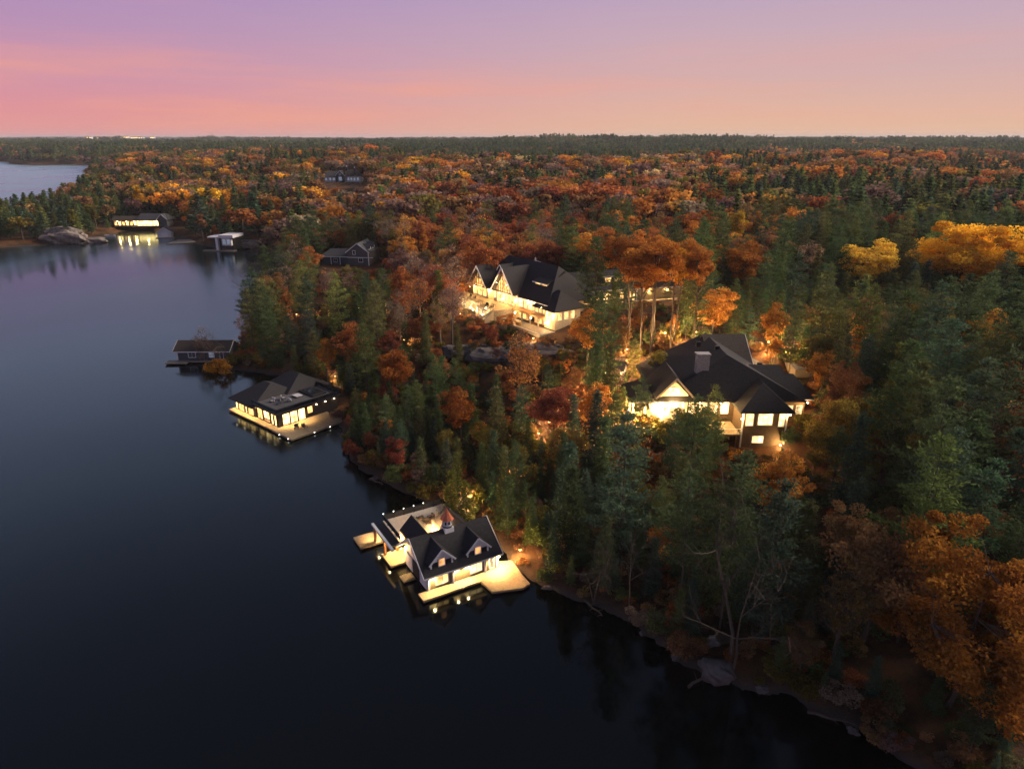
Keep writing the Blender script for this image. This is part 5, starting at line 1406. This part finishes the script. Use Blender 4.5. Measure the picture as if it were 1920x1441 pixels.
def pick(px, py, D, rr, x=0., y=0.):
    """species and colour by where in the wood a tree stands"""
    u = rr.rand()
    con, tones = .5, ['rust', 'orange', 'brown', 'mauve']
    if D > 2200:
        con = .62; tones = ['brown', 'mauve', 'olive', 'brown', 'orange']
        if px > 1450: con, tones = .45, ['brown', 'olive', 'orange', 'gold', 'mauve']
    elif D > 900:
        if px < 230: con, tones = .6, ['brown', 'olive', 'mauve']
        elif px < 700: con, tones = .36, ['orange', 'brown', 'brown', 'mauve', 'olive']
        elif px < 1420: con, tones = .92, ['brown', 'olive']
        else: con, tones = .42, ['brown', 'orange', 'gold', 'rust', 'mauve', 'brown']
    elif D > 560:
        if px < 230: con, tones = .75, ['brown', 'olive']
        elif px < 760: con, tones = .16, ['orange', 'brown', 'brown', 'mauve', 'mauve', 'gold', 'brown', 'olive']
        elif px < 1420: con, tones = .24, ['gold', 'peach', 'orange', 'rust', 'brown', 'mauve', 'olive', 'peach']
        else: con, tones = .45, ['rust', 'brown', 'orange', 'mauve', 'brown']
    elif D > 330:
        if px < 240: con, tones = .93, ['olive', 'brown']
        elif px < 520: con, tones = .5, ['rust', 'orange', 'brown', 'gold']
        elif px < 760: con, tones = .45, ['brown', 'mauve', 'orange', 'mauve']
        elif px < 1320: con, tones = .26, ['rust', 'rust', 'orange', 'brown', 'crimson', 'mauve', 'olive', 'mauve']
        else: con, tones = .55, ['rust', 'brown', 'orange', 'olive', 'mauve']
    elif D > 215:
        if px < 740: con, tones = .70, ['rust', 'mauve', 'brown', 'olive']
        elif px < 1150: con, tones = .42, ['rust', 'crimson', 'orange', 'brown', 'mauve']
        elif px < 1480: con, tones = .45, ['orange', 'rust', 'orange', 'brown']
        else: con, tones = .78, ['rust', 'orange', 'brown']
    elif D > 150:
        if px < 720: con, tones = .88, ['rust', 'orange', 'brown']
        elif px < 1080: con, tones = .5, ['crimson', 'rust', 'brown', 'mauve']
        else: con, tones = .70, ['orange', 'brown', 'olive', 'orange']
    else:
        con, tones = .84, ['brown', 'orange', 'olive', 'olive']
        if px > 1450: con = .74
    if 215 < D < 560: con += .13
    if D > 180: con = con + .30 * float(wob(x, y, .021, .7)) + .22 * float(wob(x, y, .0085, 2.2))
    if px < 240 and 330 < D < 700: con = .9
    if 335 < D < 1000 and px > 1300: con += .14
    if u < con:
        k = 'pine' if rr.rand() < .74 else 'hemlock'
        c, nm = PAL['pine'][[0, 2, 0, 2, 1][rr.randint(5)] if D < 140 else [0, 0, 1, 2, 3][rr.randint(5)] if D < 900 else [0, 0, 1][rr.randint(3)]]
    else:
        t = tones[rr.randint(len(tones))]
        v = rr.rand()
        k = 'maple' if v < .74 else ('thin' if v < .92 else 'birch')
        if t in ('gold', 'peach', 'yellow') and rr.rand() < .5: k = 'birch'
        if t == 'mauve' and rr.rand() < .6: k = 'thin'
        c, nm = PAL[t]
    return k, c, nm
def jit(c, rr, s=.16):
    f = 1 + rr.normal() * s; g = 1 + rr.normal() * .09
    return (max(.006, c[0] * f), max(.006, c[1] * f * g), max(.005, c[2] * f))

TREES = []   # dict(kind,x,y,g,scale,rz,color,cname,size)
def blocked(x, y, g, h, r, D, rr):
    px, py0, dep = proj(x, y, g + h); _, pyb, _ = proj(x, y, g + h * .25); w = r * F_PX / dep * 1.05
    for x0, y0, x1, y1, Dk, st in KEEP:
        if D < Dk + 2 and px + w > x0 and px - w < x1 and py0 < y1 and pyb > y0 and rr.rand() < st:
            return True
    return False
def add_tree(kind, x, y, h, color, cname, rr, var=None, special=None, wide=1.0):
    P = PROTO[kind]; i = rr.randint(5 if kind == 'maple' else len(P)) if var is None else var
    g = g1(x, y); s = h / P[i]['H']
    TREES.append(dict(kind=kind, i=i, x=x, y=y, g=g, s=s, w=wide, rz=rr.uniform(0, 6.28), color=color, cname=cname, h=h, D=math.hypot(x, y), special=special))
    occupied.append((x, y, P[i]['R'] * s * wide))
def by_top(kind, px, py, h, tone, label, var=None, wide=1.0, color=None):
    """a particular tree: its top's direction from the photo, its distance from its usual height above the ground"""
    x, y, _ = at(px, py, 8 + h)
    for _ in range(12):
        x2, y2, _ = at(px, py, max(.2, g1(x, y)) + h); x, y = .5 * x + .5 * x2, .5 * y + .5 * y2
    c, nm = (PAL['pine'][tone] if isinstance(tone, int) else PAL[tone])
    add_tree(kind, x, y, h, color or c, nm, rng, var, label, wide)

# particular trees one can pick out -----------------------------------------
by_top('grandoak', 1862, 1010, 21, 'orange', 'huge orange-brown oak leaning over the corner of the dark lake bank', 0, 1.08, (.33, .135, .028))
by_top('grandoak', 1845, 418, 24, 'gold', 'big golden-yellow maple glowing above the dark pines', 1, 1.5, (.95, .54, .05))
by_top('maple', 1635, 458, 18, 'yellow', 'bright yellow maple beside a pale leafless birch', 3, 1.45, (.85, .55, .08))
by_top('thin', 1525, 447, 17, 'peach', 'pale peach half-bare birch beside the bright yellow maple', 0)
by_top('grandoak', 1690, 398, 18, 'rust', 'wide rust-red oak next to the big golden maple', 0, 1.15, (.30, .085, .035))
by_top('maple', 1405, 462, 17, 'orange', 'round orange-brown maple standing behind the chimneyed cottage pines', 3, 1.3, (.40, .15, .035))
by_top('maple', 1235, 445, 27, 'orange', 'tall orange maple over the long lit wing', 5, 1.25, (.50, .20, .045))
by_top('maple', 1272, 455, 26, 'gold', 'golden-topped maple at the end of the long lit wing', 5, .9, (.62, .30, .045))
by_top('maple', 1190, 440, 26, 'orange', 'orange maple leaning over the roof of the long lit wing', 5, 1.1, (.34, .13, .035))
by_top('maple', 1230, 376, 18, 'rust', 'bright red-orange maple in the woods past the long wing', 0, 1.2, (.50, .10, .03))
by_top('maple', 880, 335, 19, 'orange', 'large fiery orange maple on the hill behind the half-timbered house', 3, 1.5, (.50, .14, .03))
by_top('maple', 850, 362, 18, 'rust', 'scarlet maple below the large fiery orange maple', 0, 1.3, (.40, .06, .03))
by_top('maple', 960, 385, 17, 'rust', 'wide rust-red maple uphill of the black house roof', 1, 1.3)
by_top('maple', 1060, 370, 17, 'rust', 'deep red maple among pines uphill of the black house roof', 2, 1.3)
by_top('birch', 790, 425, 16, 'orange', 'narrow orange birch between the grey house and the half-timbered house', 1)
by_top('maple', 790, 592, 11, 'rust', 'rounded russet tree by the garden lights under the terrace', 1, 1.25, (.24, .09, .04))
by_top('thin', 970, 640, 17, 'brown', 'half-bare tree with coppery leaves lit by the garden lamps', 2, 1.1, (.40, .19, .07))
by_top('maple', 1040, 722, 13, 'crimson', 'dense dark crimson maple by the cottage garden lights', 1, 1.25)
by_top('grandoak', 1590, 742, 16, 'olive', 'olive and amber oak at the cottage corner lamp', 1, .95, (.34, .24, .05))  # leaf colour brightened to carry the corner lamp's light
by_top('grandoak', 1600, 684, 14, 'brown', 'brick-brown oak uphill of the olive oak', 0, .85, (.30, .14, .06))
by_top('maple', 735, 655, 14, 'orange', 'orange maple tucked behind tall pines above the lake', 1, 1.1, (.34, .115, .03))
by_top('maple', 862, 722, 13, 'orange', 'rust-orange maple among pines above the cupola boathouse', 0, 1.1, (.30, .105, .03))
by_top('maple', 605, 640, 12, 'orange', 'amber tree lit by path lamps above the black boathouse', 2, 1.0, (.45, .2, .04))
by_top('shrub', 404, 662, 5, 'gold', 'small amber bush in front of the blue-grey boathouse', 2, 1.4, (.50, .23, .03))
by_top('thin', 372, 600, 12, 'mauve', 'leaf-poor tree rising over the blue-grey boathouse roof', 1)
by_top('bare', 466, 515, 14, 'mauve', 'bare pinkish tree at the water beyond the blue-grey boathouse', 2)
by_top('bare', 420, 622, 11, 'mauve', 'slanting bare tree beside the blue-grey boathouse', 0)
by_top('bare', 1505, 1105, 9, 'mauve', 'grey two-stemmed leafless tree on the dark shoreline bank', 0, .8)
by_top('bare', 1118, 1010, 10, 'mauve', 'leafless grey tree at the water past the cupola boathouse dock', 0)
by_top('bare', 1185, 1030, 9, 'mauve', 'twiggy bare tree beside the leafless shoreline tree', 1)
by_top('pine', 1122, 440, 27, 0, 'lofty white pine with upcurved branches screening the half-timbered house', 2, 1.0)
by_top('pine', 1135, 545, 25, 0, 'tall pine leaning before the corner of the half-timbered house', 0)
by_top('pine', 1352, 385, 24, 3, 'broad yellow-green pine uphill of the chimneyed cottage', 3, 1.35)
by_top('maple', 1385, 392, 19, 'yellow', 'yellow-leaved maple crowded behind the broad yellow-green pine', 1, .8, (.55, .36, .05))
by_top('pine', 1315, 465, 24, 1, 'slender olive pine in front of orange maples behind the cottage', 4, .9)
by_top('pine', 840, 405, 24, 1, 'ragged tall pine beside the narrow orange birch', 5)
by_top('pine', 1045, 385, 24, 0, 'spiky dark pine over the black house roof', 1)
by_top('pine', 1345, 720, 15, 1, 'olive pine standing before the cottage pavilion', 3, .9)
by_top('pine', 1205, 700, 17, 0, 'dark pine silhouetted against the blazing cottage porch', 4, .85)
by_top('hemlock', 842, 858, 13, 3, 'lime-lit cedar behind the roof deck of the cupola boathouse', 1, 1.0, (.13, .14, .03))
by_top('hemlock', 872, 880, 12, 3, 'yellow-lit cedar at the gangway of the cupola boathouse', 0, 1.0, (.13, .14, .03))
by_top('pine', 700, 520, 21, 1, 'slim pine with a long bare trunk by the red brush clearing', 5, .8)
by_top('birch', 388, 322, 17, 'yellow', 'bright yellow birch on the orange hill across the bay', 0, 1.7)
by_top('birch', 420, 362, 17, 'gold', 'amber birch above the black bay boathouse', 1, 1.6)
by_top('birch', 228, 346, 16, 'yellow', 'yellow birch at the edge of the green point across the bay', 1, 1.2)
by_top('birch', 515, 338, 18, 'peach', 'pale golden birch group leader on the hill above the lake', 1, 1.5)
by_top('maple', 512, 372, 16, 'orange', 'round orange maple under the pale golden birch', 1, 1.2)
by_top('maple', 595, 292, 20, 'orange', 'large orange maple on the ridge next to the pale house', 3, 1.6, (.50, .18, .03))

for px_, py_, h_, c_ in ((1200, 672, 25, (.42, .17, .04)), (1262, 652, 26, (.50, .21, .05)), (1300, 668, 25, (.46, .19, .05)), (1225, 640, 26, (.44, .17, .045)), (1178, 645, 24, (.36, .16, .05))):
    q = at(px_, py_, 10.)
    for _ in range(8): q = at(px_, py_, g1(q[0], q[1]))
    add_tree('maple', q[0], q[1], h_, c_, 'orange', rng, 5, 'slim long-trunked orange maple on the lamp-lit slope behind the chimneyed cottage', .8)
for t in TREES:
    if t['kind'] in ('maple', 'grandoak', 'thin', 'birch'):
        P_ = PROTO[t['kind']][t['i']]; a, b, dp = proj(t['x'], t['y'], t['g'] + t['h']); w_ = P_['R'] * t['s'] * t['w'] * F_PX / dp * .75; hh = t['h'] * (.6 if t['kind'] == 'grandoak' else .45) * F_PX / dp
        KEEP.append((a - w_, b, a + w_, b + hh, t['D'] - 3, .88))
# spread of the wood ---------------------------------------------------------
def spread():
    rr = np.random.RandomState(99)
    cand = []
    s = 4.7
    gx = np.arange(-190, 260, s); gy = np.arange(44, 345, s)
    X, Y = np.meshgrid(gx, gy); X = X + rr.uniform(-.46, .46, X.shape) * s; Y = Y + rr.uniform(-.46, .46, Y.shape) * s
    X = X.ravel(); Y = Y.ravel()
    sd = shore_dist(X, Y); G = ground(X, Y)
    D = np.hypot(X, Y)
    px, py, dep = proj(X, Y, G + 16)
    ok = (sd > 1.4) & (dep > 10) & (px > -140) & (px < 2070) & (py < 1560) & (D < 335)
    idx = np.where(ok)[0]; rr.shuffle(idx)
    for i in idx:
        x, y, d = X[i], Y[i], D[i]
        if not free(x, y, 1.0): continue
        k, c, nm = pick(px[i], py[i], d, rr, x, y)
        if k in ('pine',): h = rr.uniform(20, 29) if d < 150 else rr.uniform(17, 25)
        elif k == 'hemlock': h = rr.uniform(9, 18)
        else: h = rr.uniform(11, 19) if d > 180 else rr.uniform(10, 17)
        if d < 150 and sd[i] < 22 and k != 'pine' and rr.rand() < .5: k = 'hemlock'; c, nm = PAL['pine'][[0, 2, 0, 1][rr.randint(4)]]; h = rr.uniform(8, 16)
        if sd[i] < 5:
            h *= .8
            if rr.rand() < .06: k, c, nm = 'bare', PAL['mauve'][0], 'grey'
        Rr = PROTO[k][0]['R'] * h / PROTO[k][0]['H'] * (1.2 if k == 'maple' and d > 170 else 1)
        if any((x - a) ** 2 + (y - b) ** 2 < (.44 * (Rr + q)) ** 2 for a, b, q in occupied): continue
        good = True
        if blocked(x, y, G[i], h, Rr, d, rr):
            h *= .5; Rr *= .5
            if blocked(x, y, G[i], h, Rr, d, rr) or rr.rand() < .3:
                h = rr.uniform(1.6, 3.2); k = 'shrub'
                if rr.rand() < .55: c, nm = PAL[['brown', 'rust', 'olive', 'orange'][rr.randint(4)]]
                if blocked(x, y, G[i], h, 1.6, d, rr): good = False
        if good: add_tree(k, x, y, h, jit(c, rr), nm, rr, wide=(rr.uniform(1.1, 1.45) if k == 'maple' and d > 170 else 1.0))
spread()
def understory():
    rr = np.random.RandomState(123); s = 3.5
    gx = np.arange(-100, 95, s); gy = np.arange(46, 200, s)
    X, Y = np.meshgrid(gx, gy); X = (X + rr.uniform(-.5, .5, X.shape) * s).ravel(); Y = (Y + rr.uniform(-.5, .5, Y.shape) * s).ravel()
    sd = shore_dist(X, Y); G = ground(X, Y); D = np.hypot(X, Y); px, py, dep = proj(X, Y, G + 4)
    for i in np.where((sd > .8) & (sd < 20) & (px > -60) & (px < 2000) & (py < 1500) & (D < 185))[0]:
        x, y = X[i], Y[i]
        if not free(x, y, .3) or rr.rand() < .25: continue
        h = rr.uniform(3.5, 9)
        if any((x - a) ** 2 + (y - b) ** 2 < 1.5 ** 2 for a, b, q in occupied): continue
        if blocked(x, y, G[i], h, 2., D[i], rr): continue
        if rr.rand() < .82: k = 'hemlock'; c, nm = PAL['pine'][[0, 2, 0, 1][rr.randint(4)]]
        else: k = 'maple'; c, nm = PAL[['brown', 'orange', 'olive', 'crimson'][rr.randint(4)]]
        add_tree(k, x, y, h, jit(c, rr), nm, rr)
understory()

# individuals: the ones that show largest; the rest of the near wood is a mass
for t in TREES:
    _, _, dep = proj(t['x'], t['y'], t['g'] + t['h'] / 2); t['size'] = t['h'] / dep
LIMIT = {'pine': 280, 'hemlock': 290, 'maple': 240, 'thin': 90, 'birch': 50, 'bare': 40, 'shrub': 200, 'grandoak': 20}
order = sorted(TREES, key=lambda t: (t['special'] is None, -t['size']))
HABIT = {'pine': ['full-crowned', 'low-branched', 'crooked', 'bushy', 'sparse', 'bare-trunked'], 'hemlock': ['conical', 'narrow', 'tall-spired'], 'maple': ['round', 'compact', 'high-crowned', 'broad', 'long-trunked', 'lofty'], 'thin': ['airy', 'half-bare', 'ragged'], 'birch': ['narrow', 'tapering'], 'shrub': ['round', 'flat', 'upright'], 'bare': ['', '', '']}
cnt = {}; mass = []
NOTE = {}
for t in order:
    k = t['kind']; cnt[k] = cnt.get(k, 0) + 1
    if cnt[k] > LIMIT[k] and not t['special']:
        mass.append(t); continue
    P = PROTO[k][t['i']]; nm, cat, word = KINDNAME[k]
    if t['special']:
        lab, grp = t['special'], ('long-trunked maples on the lit slope' if 'long-trunked' in t['special'] else None)
    else:
        H = t['h']; size = ('tall' if H > 21 else 'mid-height' if H > 15 else 'small') if k in ('pine', 'hemlock') else ('tall' if H > 15 else 'medium' if H > 11 else 'low')
        lab = ('%s %s %s %s %s' % (size, HABIT.get(k, [''] * 9)[t['i']], t['cname'], word, place_phrase(t['x'], t['y']))).replace('  ', ' '); grp = lab
        if k == 'bare': lab = '%s grey %s %s' % (size, word, place_phrase(t['x'], t['y'])); grp = lab
    o = thing(nm, lab, cat, (t['x'], t['y'], t['g'] - .15), t['rz'], grp)
    o.scale = (t['s'] * t['w'], t['s'] * t['w'], t['s'])
    a = bpy.data.objects.new('trunk', P['trunk']); col.objects.link(a); a.parent = o
    if P['crown']:
        b = bpy.data.objects.new('crown', P['crown']); col.objects.link(b); b.parent = o; b.color = (*t['color'], 1)

# ---------------------------------------------------------------- the wood beyond: instanced masses
def merge_proto(parts, name):
    vs, fs, rn, mi = [], [], [], []; base = 0; mats = [FOLI, M_BARK]
    for me, which, scl, off in parts:
        n = len(me.vertices); v = np.empty(n * 3, np.float32); me.vertices.foreach_get('co', v); v = v.reshape(-1, 3) * scl + np.array(off)
        for p in me.polygons:
            fs.append(tuple(base + i for i in p.vertices)); mi.append(which)
        if 'rnd' in me.attributes:
            q = np.empty(len(me.polygons), np.float32); me.attributes['rnd'].data.foreach_get('value', q); rn.append(q)
        else:
            rn.append(np.full(len(me.polygons), .5, np.float32))
        vs.append(v); base += n
    me = bpy.data.meshes.new(name); me.from_pydata(np.concatenate(vs).tolist(), [], fs); me.update()
    for m in mats: me.materials.append(m)
    me.polygons.foreach_set('material_index', np.array(mi, np.int32))
    a = me.attributes.new('rnd', 'FLOAT', 'FACE'); a.data.foreach_set('value', np.concatenate(rn))
    return me
def low_pine(seed, H, Rm, n=520, card=1.0, z0=.16):
    rr = np.random.RandomState(seed); t = rr.uniform(0, 1, n) ** 1.25; lay = np.round(t * 13) / 13 + rr.normal(size=n) * .012
    az = rr.uniform(0, 6.28, n); az = np.round(az / .9 + lay * 7) * .9 + rr.normal(size=n) * .22
    rad = Rm * np.clip(1 - lay, 0, 1) ** .8 * rr.uniform(.25, 1.08, n) * (.75 + .35 * np.sin(az * 3 + lay * 40)) + .12
    c = np.stack([rad * np.cos(az), rad * np.sin(az), H * (z0 + (1 - z0) * lay) + rad * .12], 1)
    d = np.stack([np.cos(az), np.sin(az), np.full(n, .3)], 1); a, b = axes(rr, n, d, .6); s = rr.uniform(.7, 1.3, (n, 1)) * card
    return cards_mesh('low_pine', c, a * s * .85, b * s * .32, np.clip(.3 + .35 * (np.sin(lay * 60 + az) * .5 + .5) + rr.normal(size=n) * .12, 0, 1), FOLI)
def low_leaf(seed, H, Rm, base=.3, lobes=22, per=26, card=1.0, vert=False):
    rr = np.random.RandomState(seed); d = unit(rr.normal(size=(lobes, 3))); d[:, 2] = np.abs(d[:, 2]) * 1.1 - .25
    hz = H * (1 - base) / 2; cen = d * rr.uniform(.55, 1, (lobes, 1)) * np.array([Rm, Rm, hz]) * .85 + np.array([0, 0, H * (1 + base) / 2])
    if vert: cen[:, :2] *= (1.1 - .75 * np.clip((cen[:, 2:3] - H * base) / (H * (1 - base)), 0, 1))
    C = np.repeat(cen, per, 0); n = len(C); C = C + unit(rr.normal(size=(n, 3))) * rr.uniform(.3, 1, (n, 1)) * 1.35 * Rm / 4.6
    a, b = axes(rr, n); s = rr.uniform(.7, 1.3, (n, 1)) * card
    return cards_mesh('low_leaf', C, a * s * .48, b * s * .36, np.clip(np.repeat(rr.uniform(.25, .75, lobes), per) + rr.normal(size=n) * .12, 0, 1), FOLI)
def stick(H, r):
    return limbs_mesh('stick', [(np.zeros(3), np.array([0, 0, H * .8]), r, r * .3)], M_BARK, 4)
def make_set(name, meshes):
    c = bpy.data.collections.new(name)
    for i, me in enumerate(meshes):
        c.objects.link(bpy.data.objects.new('%s_%02d' % (name, i), me))
    return c
Zo = (0, 0, 0)
near_list = []; NEAR_IDX = {}
for k in ('pine', 'hemlock', 'maple', 'thin', 'birch', 'shrub', 'bare'):
    for i, p in enumerate(PROTO[k]):
        NEAR_IDX[(k, i)] = len(near_list)
        parts = [(p['trunk'], 1, 1., Zo)]
        if p['crown']: parts.append((p['crown'], 0, 1., Zo))
        near_list.append(merge_proto(parts, 'wood_near'))
mid_list = [merge_proto([(low_pine(s, 1 * H, Rm), 0, 1., Zo), (stick(H, .3), 1, 1., Zo)], 'wood_mid') for s, H, Rm in ((201, 21, 3.9), (202, 18, 3.3), (203, 23, 4.2))] + \
           [merge_proto([(low_leaf(s, H, Rm, base, vert=v), 0, 1., Zo), (stick(H, .28), 1, 1., Zo)], 'wood_mid') for s, H, Rm, base, v in ((211, 16, 4.8, .25, False), (212, 14, 4.2, .25, False), (213, 17, 5.2, .3, False), (214, 16, 2.8, .15, True))]
def grove(seed, kind):
    rr = np.random.RandomState(seed); parts = []
    for k in range(9):
        x, y = rr.uniform(-15, 15), rr.uniform(-13, 13)
        if kind == 'pine': me = low_pine(seed * 20 + k, rr.uniform(15, 23), 4.2, 60, 2.4)
        else: me = low_leaf(seed * 20 + k, rr.uniform(12, 17), 5.2, .2, 9, 8, 2.2)
        parts.append((me, 0, 1., (x, y, 0)))
    return merge_proto(parts, 'grove')
far_list = [grove(301, 'pine'), grove(302, 'pine'), grove(303, 'leaf'), grove(304, 'leaf')]

def instancer(name, label, colln, pts, idx, rot, scl, tint):
    me = bpy.data.meshes.new(name); me.vertices.add(len(pts)); me.vertices.foreach_set('co', np.asarray(pts, np.float32).ravel())
    def attr(nm, ty, key, arr):
        a = me.attributes.new(nm, ty, 'POINT'); a.data.foreach_set(key, np.asarray(arr).ravel())
    attr('idx', 'INT', 'value', np.asarray(idx, np.int32)); attr('rot', 'FLOAT_VECTOR', 'vector', np.asarray(rot, np.float32)); attr('scl', 'FLOAT_VECTOR', 'vector', np.asarray(scl, np.float32))
    attr('tint', 'FLOAT_COLOR', 'color', np.concatenate([np.asarray(tint, np.float32), np.ones((len(pts), 1), np.float32)], 1))
    o = bpy.data.objects.new(name, me); col.objects.link(o); tag(o, label=label, kind='stuff')
    ng = bpy.data.node_groups.new(name, 'GeometryNodeTree')
    ng.interface.new_socket('Geometry', in_out='INPUT', socket_type='NodeSocketGeometry'); ng.interface.new_socket('Geometry', in_out='OUTPUT', socket_type='NodeSocketGeometry')
    N = ng.nodes.new; L = ng.links.new
    gi, go = N('NodeGroupInput'), N('NodeGroupOutput'); ip = N('GeometryNodeInstanceOnPoints'); ci = N('GeometryNodeCollectionInfo')
    ci.inputs['Collection'].default_value = colln; ci.inputs['Separate Children'].default_value = True; ci.inputs['Reset Children'].default_value = True
    def na(nm, ty):
        n = N('GeometryNodeInputNamedAttribute'); n.data_type = ty; n.inputs['Name'].default_value = nm; return n.outputs['Attribute']
    ip.inputs['Pick Instance'].default_value = True
    L(gi.outputs[0], ip.inputs['Points']); L(ci.outputs[0], ip.inputs['Instance']); L(na('idx', 'INT'), ip.inputs['Instance Index'])
    er = N('FunctionNodeEulerToRotation'); L(na('rot', 'FLOAT_VECTOR'), er.inputs[0]); L(er.outputs[0], ip.inputs['Rotation'])
    L(na('scl', 'FLOAT_VECTOR'), ip.inputs['Scale']); L(ip.outputs[0], go.inputs[0])
    md = o.modifiers.new('instances', 'NODES'); md.node_group = ng
    return o
if mass:
    instancer('forest', 'crowded autumn trees behind and between the houses', make_set('near_set', near_list), [(t['x'], t['y'], t['g'] - .15) for t in mass], [NEAR_IDX[(t['kind'], t['i'])] for t in mass],
              [(0, 0, t['rz']) for t in mass], [(t['s'],) * 3 for t in mass], [t['color'] for t in mass])

def mid_wood():
    rr = np.random.RandomState(5)
    out = []
    for r0, r1, s in ((335, 800, 9.6), (800, 1700, 12.5)):
        gx = np.arange(-r1 * .95, r1 * .95, s); gy = np.arange(r0 * .6, r1, s)
        X, Y = np.meshgrid(gx, gy); X = (X + rr.uniform(-.5, .5, X.shape) * s).ravel(); Y = (Y + rr.uniform(-.5, .5, Y.shape) * s).ravel()
        D = np.hypot(X, Y); m = (D >= r0) & (D < r1); X, Y, D = X[m], Y[m], D[m]
        px, py, dep = proj(X, Y, 20.); m = (px > -160) & (px < 2080); X, Y, D, px, py = X[m], Y[m], D[m], px[m], py[m]
        sd = shore_dist(X, Y); m = sd > 2; X, Y, D, px, py, sd = X[m], Y[m], D[m], px[m], py[m], sd[m]
        G = ground(X, Y)
        for i in range(len(X)):
            x, y, d = X[i], Y[i], D[i]
            if not free(x, y, 1.5): continue
            k, c, nm = pick(px[i], py[i], d, rr, x, y)
            if k == 'shrub' or k == 'bare': continue
            h = rr.uniform(.75, 1.15) * (.7 if sd[i] < 5 else 1) * (1.0 if px[i] < 240 and d < 700 else 1.32)
            if k in ('pine', 'hemlock'): ii = rr.randint(3); H = 21 * h; Rr = 3.8
            else:
                ii = 6 if k == 'birch' else 3 + rr.randint(3); H = 16 * h; Rr = 4.5
            if any((x - a) ** 2 + (y - b) ** 2 < (.9 * q) ** 2 for a, b, q in far_occ): continue
            if blocked(x, y, G[i], H, Rr, d, rr):
                h *= .5
                if blocked(x, y, G[i], H * .5, Rr * .5, d, rr): continue
            if in_field(x, y): continue
            out.append((x, y, G[i] - .2, ii, rr.uniform(0, 6.28), h * (rr.uniform(1.1, 1.5) if ii < 3 else rr.uniform(1.3, 1.9)), h * (.76 if ii < 3 else 1.1), jit(tuple(v * 1.15 for v in c) if ii < 3 else c, rr, .2)))
    return out
FIELD = np.array([at(*p, 12)[:2] for p in ((1835, 336), (2000, 342), (2000, 320), (1870, 319))])
def in_field(x, y):
    return bool(inside(FIELD, np.array([x]), np.array([y]))[0])
far_occ = [o for o in occupied if math.hypot(o[0], o[1]) > 325]
mw = mid_wood()
instancer('distant_forest', 'continuous autumn forest stretching away behind the houses and round the bay', make_set('mid_set', mid_list), [m[:3] for m in mw], [m[3] for m in mw], [(0, 0, m[4]) for m in mw], [(m[5], m[5], m[6]) for m in mw], [m[7] for m in mw])

def far_wood():
    rr = np.random.RandomState(6); P, I, Ro, S, Tn = [], [], [], [], []
    D = 1680.
    while D < 14500:
        n = int(D * 1.36 / 30); th = np.radians(np.linspace(-40, 40, n)) + rr.uniform(-.5, .5, n) * 30 / D
        dd = D * (1 + rr.uniform(-.012, .012, n)); X = dd * np.sin(th); Y = dd * np.cos(th)
        sd = shore_dist(X, Y); G = ground(X, Y); px, py, _ = proj(X, Y, G + 15)
        for i in range(n):
            if 228 < px[i] < 365 and 4200 < dd[i] < 6260: continue
            if sd[i] < 5 or in_field(X[i], Y[i]): continue
            k, c, nm = pick(px[i], py[i], dd[i], rr, X[i], Y[i])
            P.append((X[i], Y[i], G[i] - .5)); I.append(rr.randint(2) + (0 if k in ('pine', 'hemlock') else 2)); Ro.append((0, 0, rr.uniform(0, 6.28))); s = rr.uniform(1.0, 1.6); S.append((s * 1.2, s * 1.2, s)); Tn.append(jit(c, rr, .2))
        D *= 1.014 if D < 2800 else 1.024
    return P, I, Ro, S, Tn
instancer('far_treeline', 'dark far forest reaching the horizon', make_set('far_set', far_list), *far_wood())

def undergrowth():
    rr = np.random.RandomState(8); s = 2.6
    gx = np.arange(-120, 100, s); gy = np.arange(46, 230, s)
    X, Y = np.meshgrid(gx, gy); X = (X + rr.uniform(-.5, .5, X.shape) * s).ravel(); Y = (Y + rr.uniform(-.5, .5, Y.shape) * s).ravel()
    sd = shore_dist(X, Y); G = ground(X, Y); px, py, dep = proj(X, Y, G)
    m = (sd > .15) & (px > -50) & (px < 1990) & (py < 1500) & (rr.rand(len(X)) < np.where(sd < 5, 1.0, .45)); X, Y, G = X[m], Y[m], G[m]
    P, I, Ro, S, Tn = [], [], [], [], []
    for x, y, g in zip(X, Y, G):
        if not free(x, y, -.5): continue
        P.append((x, y, g - .1)); I.append(NEAR_IDX[('shrub', rr.randint(3))] - NEAR_IDX[('shrub', 0)]); Ro.append((0, 0, rr.uniform(0, 6.28))); q = rr.uniform(.3, .95); S.append((q * 1.3, q * 1.3, q))
        c = [PAL['brown'][0], PAL['rust'][0], PAL['mauve'][0], PAL['pine'][1][0], PAL['olive'][0]][rr.randint(5)]; Tn.append(jit(tuple(v * .8 for v in c), rr, .25))
    instancer('undergrowth', 'low brown and green brush covering the forest floor and bank', make_set('brush_set', [near_list[NEAR_IDX[('shrub', i)]] for i in range(3)]), P, I, Ro, S, Tn)
undergrowth()
print('TREES', len(TREES), cnt, 'mass', len(mass), 'mid', len(mw), 'objects', len(bpy.data.objects))

def haze():
    mb = MB().box(-18200, 18200, -6600, 18200, -7.5, 110)
    m, N, L = new_mat('haze_air'); o = N('ShaderNodeOutputMaterial'); v = N('ShaderNodeVolumePrincipled')
    v.inputs['Color'].default_value = (.80, .84, .95, 1); v.inputs['Density'].default_value = 5.5e-5; v.inputs['Anisotropy'].default_value = 0.1
    L(v.outputs[0], o.inputs['Volume'])
    mb.build('haze', m, kind='stuff', label='thin evening haze over the forest and lake')
haze()
